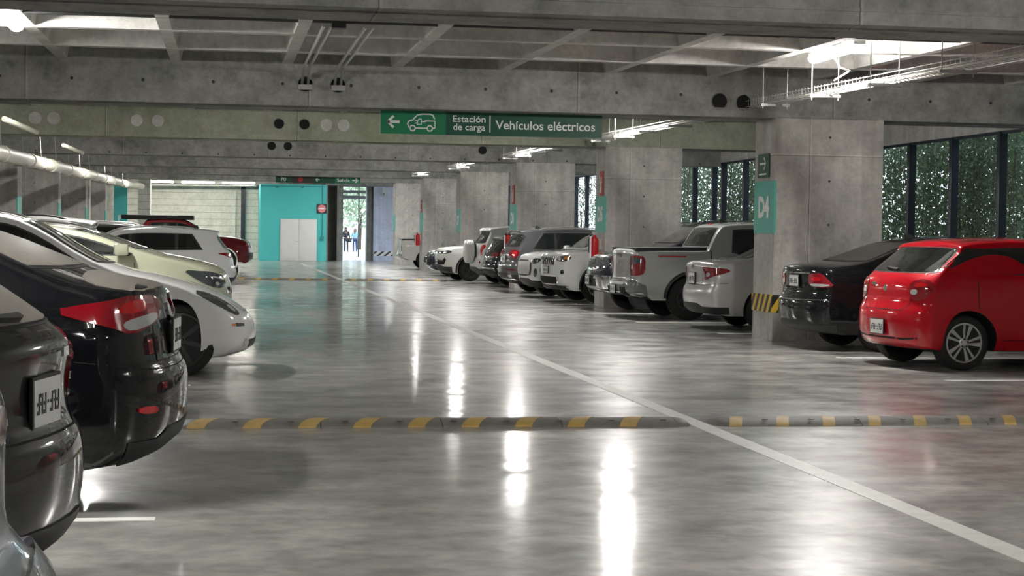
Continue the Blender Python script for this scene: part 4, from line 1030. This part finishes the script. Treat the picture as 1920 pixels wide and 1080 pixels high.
c.endpatch('bumper_intake', 'front', [(-.62, .38), (.62, .38), (.72, .46), (.66, .60), (-.66, .60), (-.72, .46)], 'chrome', .010, 1); c.endpatch('bumper_mesh', 'front', [(-.56, .41), (.56, .41), (.64, .47), (.60, .56), (-.60, .56), (-.64, .47)], 'hole', .016)
c.lamps('front', [(.86, .62), (1.02, .63), (1.02, .72), (.86, .71)], 'ldark', 'fog_lamp'); c.bumper_trim('front', .27, .37); c.plate('front', .70, .32, .13)
c.mirrors(3.30); c.side_gaps([1.4, 2.4, 3.55]); c.rails(.9, 2.7); c.arch_trim(.03); c.place(6.95, 37.2, 1, True, yaw=6)

# white compact SUV with large grille
c = Car('suv', 'white SUV with large pale mesh grille, nose out beside the slotted-grille SUV', col=WHITE, W=.92, L=4.5, H=1.66, metal=0, Rf=.20, mod=blunt)
c.put_wheels('five', 'alloyd'); c.side_glass(.7, 3.1, [1.3, 2.2]); c.end_glass('front', 1.18, 1.54)
c.endpatch('grille', 'front', [(-.56, .50), (.56, .50), (.66, .62), (.62, .88), (-.62, .88), (-.66, .62)], 'black', .010, 1); c.endpatch('grille_mesh', 'front', [(-.50, .54), (.50, .54), (.58, .64), (.55, .84), (-.55, .84), (-.58, .64)], 'steel', .016)
c.lamps('front', [(.66, .80), (.70, .90), (1.0, .92), (1.15, .88), (.9, .78)], 'ldark'); c.lamps('front', [(.80, .48), (.96, .50), (.96, .70), (.80, .66)], 'ldark', 'fog_lamp'); c.bumper_trim('front', .28, .40)
c.emblem('front', .72, .06); c.mirrors(3.1); c.rails(.9, 2.6); c.place(6.90, 40.0, 1, True, yaw=5)

# dark grey SUV rear
c = Car('suv', 'dark grey SUV with chrome window surround, tail to the lane right of column D6', col=(.10, .102, .107), W=.93, L=4.65, H=1.64, metal=.4, tum=.34, Rr=.24, mod=spoil)
c.put_wheels('five', 'alloy'); c.side_glass(.62, 3.25, [1.18, 2.15], rs=.28, chrome=True); c.end_glass('rear', 1.16, 1.46, .12, 'glass', .06); c.end_glass('front', 1.16, 1.52)
c.lamps('rear', [(.40, 1.06), (.42, .92), (.62, .92), (.74, .86), (.96, .86), (1.12, .98), (1.10, 1.06), (.8, 1.08)], 'lred', inner=[([(.66, .92), (.96, .90), (1.04, .98), (.98, 1.04), (.68, 1.03)], 'lred2', 'light_bar')])
c.lamps('rear', [(.45, .56), (1.0, .57), (1.0, .60), (.45, .59)], 'lred', 'reflector'); c.plate('rear', .84, .32, .16); c.emblem('rear', 1.02, .05); c.bumper_trim('rear', .34, .46, 1.2)
c.endpatch('exhaust_trim', 'rear', [(.50, .40), (.74, .40), (.74, .46), (.50, .46)], 'chrome', .014, sides=(1, -1)); c.endpatch('diffuser_trim', 'rear', [(-.9, .345), (.9, .345), (.9, .365), (-.9, .365)], 'chrome', .014)
c.rails(.8, 3.0); c.fin(.95); c.side_gaps([1.15, 2.15, 3.3]); c.handles([1.4, 2.4]); c.mirrors(3.2); c.gaps([[(-.62, 1.1), (-.60, .76), (.60, .76), (.62, 1.1)]], c.pj_end('rear')); c.place(6.88, 43.0, 1, yaw=5)

# dark car rear
c = Car('suv', 'small black SUV, tail to the lane, beside the white SUV with spare wheel', col=(.035, .03, .038), W=.90, L=4.3, H=1.45, metal=.3)
c.put_wheels('five', 'alloyd'); c.side_glass(.65, 3.0, [1.2, 2.1], rs=.2); c.end_glass('rear', 1.03, 1.30, .12, 'glass', .05); c.end_glass('front', 1.03, 1.34)
c.lamps('rear', [(.45, .93), (.46, .82), (.9, .82), (1.12, .90), (1.0, .95)], 'lred'); c.plate('rear', .66, .32, .16); c.bumper_trim('rear', .34, .44); c.endpatch('bumper_strip', 'rear', [(-.9, .50), (.9, .50), (.9, .53), (-.9, .53)], 'chrome', .008)
c.place(7.20, 48.1, 1, yaw=4)

# white SUV with spare wheel
c = Car('suv', 'white SUV carrying a covered spare wheel on its tailgate, left of column D6', col=(.66, .66, .63), W=.90, L=4.4, H=1.72, metal=0, Rr=.2, Rw=.37)
c.put_wheels('five', 'alloyd'); c.side_glass(.62, 3.1, [1.2, 2.1], rs=.30, m=.08); c.end_glass('rear', 1.20, 1.55, .12, 'glass', .06); c.end_glass('front', 1.22, 1.58)
c.lamps('rear', [(.66, 1.14), (.62, 1.04), (.70, .86), (.80, .82), (.84, .98), (1.02, 1.06), (1.06, 1.15)], 'lred2'); c.lamps('rear', [(.70, .60), (.80, .60), (.80, .66), (.70, .66)], 'lred', 'reflector'); c.bumper_trim('rear', .34, .44)
h_, _ = c.pj_x('rear')(0, .9)
b = MB(); b.lathe([(.05, .0), (.31, -.0), (.345, .03), (.35, .10), (.35, .22), (.33, .26), (.30, .27), (.05, .275)], (h_.x-.02, 0, .94), 'x', 36, 0, -1); b.build('spare_wheel_cover', paint((.66, .66, .63), 0, .3), c.root, 40)
b = MB(); b.lathe([(.352, .16), (.358, .17), (.358, .21), (.352, .22)], (h_.x-.02+.16, 0, .94), 'x', 36, 0, -1); b.build('spare_tyre', M['rubber'], c.root, 40)
c.place(7.28, 51.0, 1, yaw=5)

# white compact SUV nose out
c = Car('suv', 'white SUV with black lower grille, nose out left of the spare-wheel SUV', col=WHITE, W=.91, L=4.4, H=1.66, metal=0, Rf=.22, mod=blunt)
c.put_wheels('five', 'alloyd'); c.side_glass(.7, 3.0, [1.3, 2.2]); c.end_glass('front', 1.18, 1.54)
c.endpatch('grille', 'front', [(-.58, .84), (.58, .84), (.60, .92), (-.60, .92)], 'ldark', .008); c.lamps('front', [(.62, .82), (.62, .92), (1.0, .95), (1.15, .93), (1.1, .86)], 'ldark', inner=[([(.68, .85), (.9, .86), (.9, .91), (.68, .90)], 'lclear', 'lamp_lens')])
c.endpatch('bumper_intake', 'front', [(-.7, .50), (.7, .50), (.86, .66), (.74, .72), (.6, .64), (-.6, .64), (-.74, .72), (-.86, .66)], 'hole', .008); c.bumper_trim('front', .29, .44); c.plate('front', .58, .3, .13)
c.mirrors(3.0); c.arch_trim(.06); c.place(6.55, 53.6, 1, True, yaw=6)

# navy hatch nose out
c = Car('hatch', 'dark navy hatchback with nose out between the white SUV and the distant white pickup', col=(.015, .018, .05), W=.88, L=4.1, H=1.44, metal=.3)
c.put_wheels('five'); c.side_glass(.6, 2.7, [1.5]); c.end_glass('front', 1.02, 1.32); c.endpatch('grille', 'front', [(-.55, .36), (.55, .36), (.62, .56), (.5, .66), (-.5, .66), (-.62, .56)], 'hole', .01)
c.lamps('front', [(.52, .66), (.56, .74), (.9, .80), (1.05, .78), (.85, .68)], 'lclear'); c.plate('front', .48, .3, .13); c.emblem('front', .70, .05); c.place(6.98, 60.0, 1, True)
c = Car('sedan', 'dark sedan with nose out behind the navy hatchback, near the fifth right-hand column', col=(.02, .02, .022), W=.88, metal=.3)
c.put_wheels('five'); c.side_glass(1, 3.3, [1.4, 2.4]); c.end_glass('front', 1.05, 1.36); c.endpatch('grille', 'front', [(-.55, .4), (.55, .4), (.62, .6), (-.62, .6)], 'hole', .01); c.lamps('front', [(.56, .68), (.56, .74), (1.0, .80), (1.1, .76)], 'lclear'); c.place(7.3, 63.6, 1, True)

# far white pickup
c = Car('pickup', 'distant white pickup with tail to the lane beside the bright passage', 'pickup truck', col=(.66, .64, .60), W=.90, L=5.1, H=1.70, metal=0, tum=.2, zb=.36, Rr=.15)
c.put_wheels('steel', 'alloyd'); c.side_glass(1.9, 3.4, [2.7], m=.075); c.end_glass('rear', 1.30, 1.58, .12); c.lamps('rear', [(.78, 1.0), (.78, .74), (.94, .74), (.94, 1.0)], 'lred'); pickup_bed(c)
c.endpatch('bumper', 'rear', [(-1.0, .44), (1.0, .44), (1.0, .60), (-1.0, .60)], 'chrome', .05, label='chrome bumper'); c.place(7.0, 71.0, 1)

# ---------------- left row
# nearest pale blue-white car
def mod_near(P): return P
c = Car('suv', 'pale bluish-white car at the lower left corner, only its grey-edged bumper showing', col=(.42, .48, .56), W=.92, L=4.5, H=1.66, metal=.2, Rr=.15, mod=lambda P: [((.15 if .72 < z < 1.2 and x < .3 else x), z) for x, z in P])
c.put_wheels('five'); c.side_glass(.65, 3.1, [1.2, 2.1], rs=.2); c.end_glass('rear', 1.17, 1.46, .12); c.end_glass('front', 1.16, 1.5); c.lamps('rear', [(.42, 1.04), (.42, .96), (.66, .96), (.70, 1.04)], 'lred')
c.endpatch('bumper', 'rear', [(-1.3, .30), (1.3, .30), (1.3, .64), (.9, .68), (-.9, .68), (-1.3, .64)], paint((.13, .15, .175), .1, .4), .02, label='grey bumper moulding')
c.place(-.345, 3.60, -1, yaw=0)

# dark hatch near left
c = Car('hatch', 'dark grey hatchback with dusty rear window and white licence plate at the left edge', col=(.022, .022, .020), W=.87, L=4.1, H=1.52, metal=.15, rough=.35, tum=.3, Rr=.38, mod=lambda P: [((x+.20) if (1.3 < z < 1.49 and x < .8) else (.06 if .9 < z < 1.03 and x < .3 else (.085 if 1.03 < z < 1.1 and x < .3 else x)), z) for x, z in P])
c.put_wheels('five'); c.side_glass(.95, 2.9, [1.2, 1.9], rs=.2); c.end_glass('rear', 1.10, 1.38, .05, 'dusty', .05)
c.lamps('rear', [(.56, .97), (.54, .88), (.64, .80), (.84, .77), (1.04, .82), (1.12, .94), (1.02, 1.0), (.74, 1.0)], 'lred', inner=[([(.60, .86), (.76, .85), (.76, .88), (.62, .89)], 'lclear', 'reverse_lamp'), ([(.62, .93), (.97, .92), (.95, .97), (.66, .97)], 'lred2', 'light_bar')])
c.plate('rear', .82, .32, .17, 0, .012); c.wiper(1.11, 1.115, .02, .34); c.gaps([[(-.62, 1.04), (-.60, .76), (-.45, .70), (.45, .70), (.60, .76), (.62, 1.04)]], c.pj_end('rear'))
c.endpatch('badge', 'rear', [(-.46, .965), (-.28, .965), (-.28, 1.0), (-.46, 1.0)], 'chrome', .007)
c.endpatch('badge', 'rear', [(.40, .765), (.54, .765), (.54, .79), (.40, .79)], 'chrome', .007)
c.bumper_trim('rear', .25, .33, 1.1); c.side_gaps([.9, 1.9, 2.8]); c.handles([1.2, 2.1]); c.mirrors(2.8); c.place(-.57, 6.5, -1, yaw=-11)

# black sedan near left
def mod_forte(P): return P
c = Car('sedan', 'glossy black sedan with long red tail lamp, second from the left edge', col=(.004, .0045, .006), W=.90, L=4.6, H=1.58, metal=0, rough=.5, tum=.36, Rr=.34, belt=(1.10, .98), mod=lambda P: [(x+(.07 if z > .95 and x < .5 else (-.16 if .5 < x < 1.6 and z > 1.1 else 0)), z) for x, z in P])
c.put_wheels('five'); c.side_glass(1.05, 3.3, [1.4, 2.4], rs=.32); c.end_glass('rear', 1.25, 1.50, .06, 'dusty', .08); c.decal('boot_lid_dust_and_sheen', [chaikin([(.16, -.66), (.52, -.70), (.52, .70), (.16, .66)], 2, True)], c.pj_top(), M['dusty'], .004, label='dusty boot lid with a lamp reflection painted in')  # tan film on the lid: dust plus a lamp reflection put in as colour
c.lamps('rear', [(.26, 1.09), (.30, 1.0), (.58, .95), (.98, .91), (1.14, .95), (1.50, 1.035), (1.16, 1.085), (.80, 1.11)], 'lred', inner=[([(.44, .985), (.60, .955), (.97, .925), (1.05, .955), (1.0, .985), (.76, 1.0), (.46, 1.015)], 'lclear', 'reverse_lamp'), ([(.62, 1.03), (1.04, 1.01), (1.08, 1.055), (.84, 1.085), (.64, 1.08)], 'lred2', 'light_bar')])
c.lamps('rear', [(.66, .50), (.92, .51), (.92, .545), (.66, .54)], 'lred2', 'reflector'); c.gaps([[(-.56, 1.1), (-.52, .76), (.52, .76), (.56, 1.1)], [(-1.35, .78), (-.9, .74), (-.6, .72), (.6, .72), (.9, .74), (1.35, .78)]], c.pj_end('rear'), .006)
c.plate('rear', .88); c.emblem('rear', 1.0, .05); c.bumper_trim('rear', .24, .36, 1.0); c.side_gaps([1.3, 2.4, 3.5]); c.fin(1.8); c.mirrors(3.2); c.handles([1.5, 2.6])
c.place(-.20, 9.75, -1, yaw=-5)

# white crossover nose out
c = Car('cross', 'white car with nose out, black wheel and slim slanted headlamp beyond the black sedan', col=(.74, .74, .73), W=.92, metal=0, Rf=.42, tum=.38, Rw=.36)
c.put_wheels('seven', 'alloyd', rimr=.76); c.side_glass(.85, 3.2, [1.2, 2.2], rs=.3, chrome=False); c.end_glass('front', 1.12, 1.52, .06); c.end_glass('rear', 1.1, 1.4)
c.decal('roof_glass', [[(1.3, -.52), (2.45, -.50), (2.45, .50), (1.3, .52)]], c.pj_top(), M['glass'], .004)
c.lamps('front', [(1.55, .855), (1.32, .83), (1.08, .77), (.86, .69), (.78, .62), (.92, .60), (1.16, .66), (1.40, .76)], 'ldark', inner=[([(.90, .63), (1.05, .66), (1.10, .71), (.96, .70)], 'lclear', 'lamp_lens')])
c.endpatch('bumper_duct', 'front', [(.76, .50), (1.0, .50), (1.02, .535), (.76, .525)], 'black', .006, sides=(1, -1)); c.endpatch('bumper_intake', 'front', [(-.55, .28), (.55, .28), (.6, .36), (-.6, .36)], 'black', .006); c.lamps('front', [(.62, .30), (.78, .32), (.74, .38), (.62, .35)], 'chrome', 'fog_trim')
c.endpatch('side_marker', 'front', [(1.03, .505), (1.10, .51), (1.10, .53), (1.03, .53)], 'amber', .006, sides=(1, -1))
c.mirrors(2.9); c.side_gaps([1.15, 2.3, 3.3]); c.gaps([[(-.75, .9), (-.7, .72), (-.45, .64), (.45, .64), (.7, .72), (.75, .9)]], c.pj_end('front'), .006); c.place(.34, 18.22, -1, True)

# pale green SUV nose out
c = Car('suv', 'pale green-beige car with nose out and dark headlamp behind the white car', col=(.50, .52, .38), W=.92, L=4.55, H=1.66, metal=.2, Rf=.32, tum=.36, zb=.24, belt=(1.17, 1.13), mod=lambda P: P[:6]+[(.09, .96), (.15, 1.12), (.50, 1.36), (.46, 1.40), (.56, 1.44), (1.1, 1.50), (2.0, 1.535), (2.75, 1.50), (3.60, 1.19), (4.02, 1.12), (4.38, 1.03), (4.50, .90)]+P[18:])
c.put_wheels('five'); c.side_glass(.75, 3.65, [1.3, 2.45], rs=.3, m=.05); c.end_glass('front', 1.23, 1.45, .07)
c.lamps('front', [(1.52, .99), (1.2, .97), (.95, .94), (.66, .92), (.66, .80), (.95, .77), (1.15, .79), (1.34, .88)], 'ldark', inner=[([(.70, .86), (1.15, .90), (1.14, .915), (.70, .885)], 'lclear', 'lamp_strip'), ([(.96, .80), (1.06, .81), (1.06, .85), (.96, .84)], 'lclear', 'lamp_lens')])
c.endpatch('grille', 'front', [(-.5, .40), (.5, .40), (.58, .58), (-.58, .58)], 'hole', .01); c.endpatch('grille', 'front', [(-.56, .70), (.56, .70), (.56, .78), (-.56, .78)], 'ldark', .008); c.mirrors(3.25); c.side_gaps([1.15, 2.3, 3.4]); c.place(.12, 21.5, -1, True)

# dark sedan nose out
c = Car('suv', 'dark grey car with nose out, its dark bonnet edge just above the pale green car', col=(.10, .10, .10), W=.92, L=4.6, H=1.56, metal=.4, Rf=.34)
c.put_wheels('five'); c.side_glass(.85, 3.3, [1.2, 2.25], rs=.3); c.end_glass('front', 1.10, 1.44, .08); c.lamps('front', [(.64, .76), (.64, .84), (.98, .88), (1.2, .92), (1.05, .80)], 'lclear'); c.mirrors(3.0); c.rails(1.0, 2.6)
c.endpatch('grille', 'front', [(-.56, .50), (.56, .50), (.6, .7), (-.6, .7)], 'hole', .01); c.place(.02, 25.6, -1, True)

# white SUV with roof rails
c = Car('suv', 'white SUV with dark roof rails, its roof showing behind the pale green car', col=WHITE, W=.92, L=4.5, H=1.66, metal=0)
c.put_wheels('five'); c.side_glass(.7, 3.1, [1.3, 2.2]); c.end_glass('rear', 1.17, 1.46, .12); c.end_glass('front', 1.16, 1.5); c.rails(.8, 2.8, 'black'); c.lamps('rear', [(.5, 1.02), (.5, .86), (.9, .86), (1.05, 1.0)], 'lred'); c.place(-1.7, 29.3, -1)

# white SUV rear (tail out)
c = Car('suv', 'white SUV with tail to the lane, slim red tail lamp, on the left', col=(.76, .76, .75), W=.92, L=4.5, H=1.52, metal=0, tum=.36)
c.put_wheels('five'); c.side_glass(.75, 3.1, [1.25, 2.2], rs=.22, m=.075, up=.05); c.end_glass('rear', 1.10, 1.35, .12); c.end_glass('front', 1.10, 1.38)
c.lamps('rear', [(.40, .96), (.42, .88), (.9, .89), (1.35, .98), (1.1, .99), (.8, 1.0)], 'lred'); c.bumper_trim('rear', .34, .48, 1.2); c.rails(.8, 2.9); c.plate('rear', .62); c.fin(.9); c.place(.28, 37.4, -1)
c = Car('suv', 'dark grey SUV with roof rails, roofline just beyond the white tail-out SUV', col=(.16, .16, .16), W=.92, L=4.4, H=1.62, metal=.4)
c.put_wheels('five'); c.side_glass(.7, 3.1, [1.3, 2.2]); c.end_glass('rear', 1.16, 1.42, .12); c.rails(.8, 2.8, 'steel'); c.end_glass('front', 1.14, 1.46); c.place(.10, 40.2, -1, True)
# dark red pickup
c = Car('pickup', 'dark red pickup with chrome grille, nose out at the far end of the left row', 'pickup truck', col=(.13, .008, .012), W=.96, L=5.4, H=1.86, metal=.3, tum=.18, zb=.40, Rf=.2, Rw=.42)
c.put_wheels('six', 'alloyd'); c.side_glass(2.0, 3.6, [2.85], m=.08); c.end_glass('front', 1.38, 1.72); truck_front(c, 'ldark', (.86, 1.12), .66); c.lamps('front', [(.70, .92), (1.0, .92), (1.0, 1.12), (.70, 1.12)], 'lclear')
c.endpatch('bumper', 'front', [(-1.05, .50), (1.05, .50), (1.1, .72), (-1.1, .72)], 'dsteel', .03, label='dark bumper'); c.mirrors(3.7); pickup_bed(c)
z_ = c.pj_top()(2.6, 0)[0].z
for x_ in (2.0, 2.6, 3.1): c.box_part('rack_bar', x_-.03, x_+.03, -.62, .62, c.pj_top()(x_, .6)[0].z-.01, z_+.09, M['black'], .01)
for y_ in (-.6, -.3, 0, .3, .6): c.box_part('rack_rail', 1.0, 3.4, y_-.13, y_+.13, z_-.01 if abs(y_) < .5 else z_-.05, z_+.10, M['black'], .03)
c.place(.98, 60.3, -1, True)

# ---------------------------------------------------------------- outside
def person(label, loc, rz, H, top, legs, hair, bag=True):
    k = H/1.75
    J = {'pel': (0, 0, .95), 'wa': (0, 0, 1.10), 'ch': (0, .01, 1.30), 'nk': (0, 0, 1.47), 'hd': (0, -.01, 1.56), 'ht': (0, -.01, 1.68),
         'hl': (.09, 0, .90), 'kl': (.11, -.02, .50), 'al': (.13, .03, .09), 'tl': (.14, -.12, .03), 'hr': (-.09, 0, .90), 'kr': (-.10, -.05, .50), 'ar': (-.10, .02, .09), 'tr': (-.11, -.13, .03),
         'sl': (.18, 0, 1.40), 'el': (.25, .03, 1.12), 'wl': (.24, -.12, .92), 'sr': (-.18, 0, 1.40), 'er': (-.24, .02, 1.12), 'wr': (-.18, -.2, 1.05)}
    R = {'pel': .14, 'wa': .125, 'ch': .15, 'nk': .055, 'hd': .085, 'ht': .075, 'hl': .09, 'kl': .06, 'al': .045, 'tl': .035, 'hr': .09, 'kr': .06, 'ar': .045, 'tr': .035, 'sl': .07, 'el': .048, 'wl': .035, 'sr': .07, 'er': .048, 'wr': .035}
    E = [('pel', 'wa'), ('wa', 'ch'), ('ch', 'nk'), ('nk', 'hd'), ('hd', 'ht'), ('pel', 'hl'), ('hl', 'kl'), ('kl', 'al'), ('al', 'tl'), ('pel', 'hr'), ('hr', 'kr'), ('kr', 'ar'), ('ar', 'tr'), ('ch', 'sl'), ('sl', 'el'), ('el', 'wl'), ('ch', 'sr'), ('sr', 'er'), ('er', 'wr')]
    def skin(name, J, R, E, mat, parent, root, lv=2):
        ks = list(J); me = bpy.data.meshes.new(name); me.from_pydata([tuple(c_*k for c_ in J[a]) for a in ks], [(ks.index(a), ks.index(b_)) for a, b_ in E], [])
        o = bpy.data.objects.new(name, me); COL.objects.link(o); md = o.modifiers.new('s', 'SKIN'); sb = o.modifiers.new('u', 'SUBSURF'); sb.levels = sb.render_levels = lv
        for i, a in enumerate(ks): me.skin_vertices[0].data[i].radius = (R[a]*k, R[a]*k*.85)
        me.skin_vertices[0].data[ks.index(root)].use_root = True
        dg = bpy.context.evaluated_depsgraph_get(); m2 = bpy.data.meshes.new_from_object(o.evaluated_get(dg)); bpy.data.objects.remove(o)
        m2.materials.clear(); return link(name, m2, mat, parent, True)
    t = empty('person', loc, rz, label=label, cat='person')
    skn = pbr('skin', (.20, .11, .08), .6)
    skin('body', J, R, E, skn, t, 'pel')
    A = ['pel', 'wa', 'ch', 'sl', 'el', 'sr', 'er', 'wl', 'wr']; skin('jacket', {a: J[a] for a in A}, {a: R[a]+.015 for a in A}, [e for e in E if e[0] in A and e[1] in A], top, t, 'pel')
    A = ['pel', 'hl', 'kl', 'al', 'hr', 'kr', 'ar']; skin('trousers', {a: J[a] for a in A}, {a: R[a]+.014 for a in A}, [e for e in E if e[0] in A and e[1] in A], legs, t, 'pel')
    b = MB(); b.lathe([(.02*k, 1.75*k), (.09*k, 1.72*k), (.105*k, 1.62*k), (.115*k, 1.50*k), (.12*k, 1.38*k), (.05*k, 1.33*k)], (0, .045*k, 0), 'z', 16); b.build('hair', hair, t, True)
    for sg in (1, -1):
        w_ = J['wl'] if sg > 0 else J['wr']
        for f in range(5):
            dx = (f-2)*.016; b = MB(); p0 = Vector((w_[0]+dx, w_[1]-.01, w_[2]-.02))*k; ln = [.05, .075, .085, .078, .06][f]
            b.tube([p0, p0+Vector((dx*.3, -.02, -ln*.6))*k, p0+Vector((dx*.2, -.02+.01, -ln-.02))*k], [.010*k, .009*k, .006*k], 6); b.build('finger', skn, t, True)
    if bag:
        o = bevel_box('shoulder_bag', .16*k, .40*k, -.12*k, .10*k, .70*k, .98*k, pbr('bag', (.02, .02, .02), .6), t, .03*k)
        b = MB(); b.tube([(.28*k, 0, .96*k), (.24*k, .02, 1.2*k), (.15*k, .02, 1.46*k), (.02*k, .06*k, 1.45*k)], .012, 6); b.build('strap', M['black'], o)
    return t
blk = pbr('dark_cloth', (.018, .018, .022), .85)
person('standing person in black with long dark hair and a shoulder bag in the bright doorway', (8.86, 127.9, 0), .3, 1.85, blk, pbr('dark_trousers', (.02, .022, .03), .85), pbr('dark_hair', (.012, .01, .01), .7))
person('person in a pale blue top and blue jeans standing beside the one in black', (9.55, 128.4, 0), -.2, 1.78, pbr('pale_blue_cloth', (.25, .45, .62), .8), pbr('blue_denim', (.03, .06, .16), .8), pbr('brown_hair', (.16, .10, .07), .7), False)
def tree(loc, H, r, label, seed, n=2600, name='tree'):
    rs = np.random.RandomState(seed); t = empty(name, loc, label=label, cat='tree')
    b = MB(); b.tube([(0, 0, 0), (.1, 0, H*.3), (-.1, .1, H*.6), (0, 0, H*.85)], [.22, .17, .11, .04], 10)
    for i in range(6):
        a = i*1.05; b.tube([(0, 0, H*(.3+.06*i)), (r*.35*math.cos(a), r*.35*math.sin(a), H*(.45+.06*i)), (r*.7*math.cos(a), r*.7*math.sin(a), H*(.52+.06*i))], [.08, .05, .02], 6)
    b.build('trunk', M['bark'], t, True)
    cl = rs.normal(0, 1, (22, 3)); cl /= np.linalg.norm(cl, axis=1)[:, None]; cl *= np.array([r*.7, r*.7, H*.30]); cl[:, 2] += H*.62
    P = cl[rs.randint(0, 22, n)]+rs.normal(0, r*.24, (n, 3)); P[:, 2] = np.maximum(P[:, 2], H*.12)
    a = rs.normal(0, 1, (n, 3)); a /= np.linalg.norm(a, axis=1)[:, None]; c_ = np.cross(a, rs.normal(0, 1, (n, 3))); c_ /= np.linalg.norm(c_, axis=1)[:, None]; s_ = rs.uniform(.12, .26, n)[:, None]
    V = np.stack([P-a*s_, P+c_*s_*.6, P+a*s_, P-c_*s_*.6], 1).reshape(-1, 3); b = MB(); b.add([tuple(v) for v in V], [tuple(range(4*i, 4*i+4)) for i in range(n)]); me = b.mesh('foliage', False); link('foliage', me, M['tree'], t)
tree((11.5, 150, 0), 9, 3.4, 'pale leafy tree seen through the bright passage behind the people', 3)
tree((6.5, 165, 0), 11, 4.0, 'paler tree farther away through the bright passage', 4)
tree((21, 33, -.3), 8, 3.2, 'tree standing outside the right-hand windows beyond the vines near D4', 5, 3600)
tree((22, 45, -.3), 9, 3.4, 'tree standing outside the windows between columns D4 and D5', 6, 3000)
b = MB(); b.box(5.2, 11.5, 99.0, 99.25, 3.70, 3.86); b.build('canopy_bar', M['black'], label='upper dark canopy bar across the bright passage opening', cat='canopy')
b = MB(); b.box(5.2, 11.5, 102.0, 102.3, 3.45, 3.63); b.build('canopy_bar', M['black'], label='lower dark canopy bar across the bright passage opening', cat='canopy')
b = MB(); b.tube([(7.95, 104, 0), (7.95, 104, 4.2)], .04, 8); b.build('canopy_post', M['dsteel'], label='slim dark post outside the bright passage', cat='post')
for x, lb in ((5.6, 'left end post holding the canopy bars outside the passage'), (11.2, 'right end post holding the canopy bars outside the passage')):
    b = MB(); b.tube([(x, 99.1, 0), (x, 99.1, 3.69)], .05, 8); b.tube([(x, 102.1, 0), (x, 102.1, 3.43)], .05, 8); b.build('canopy_post', M['dsteel'], label=lb, cat='post')
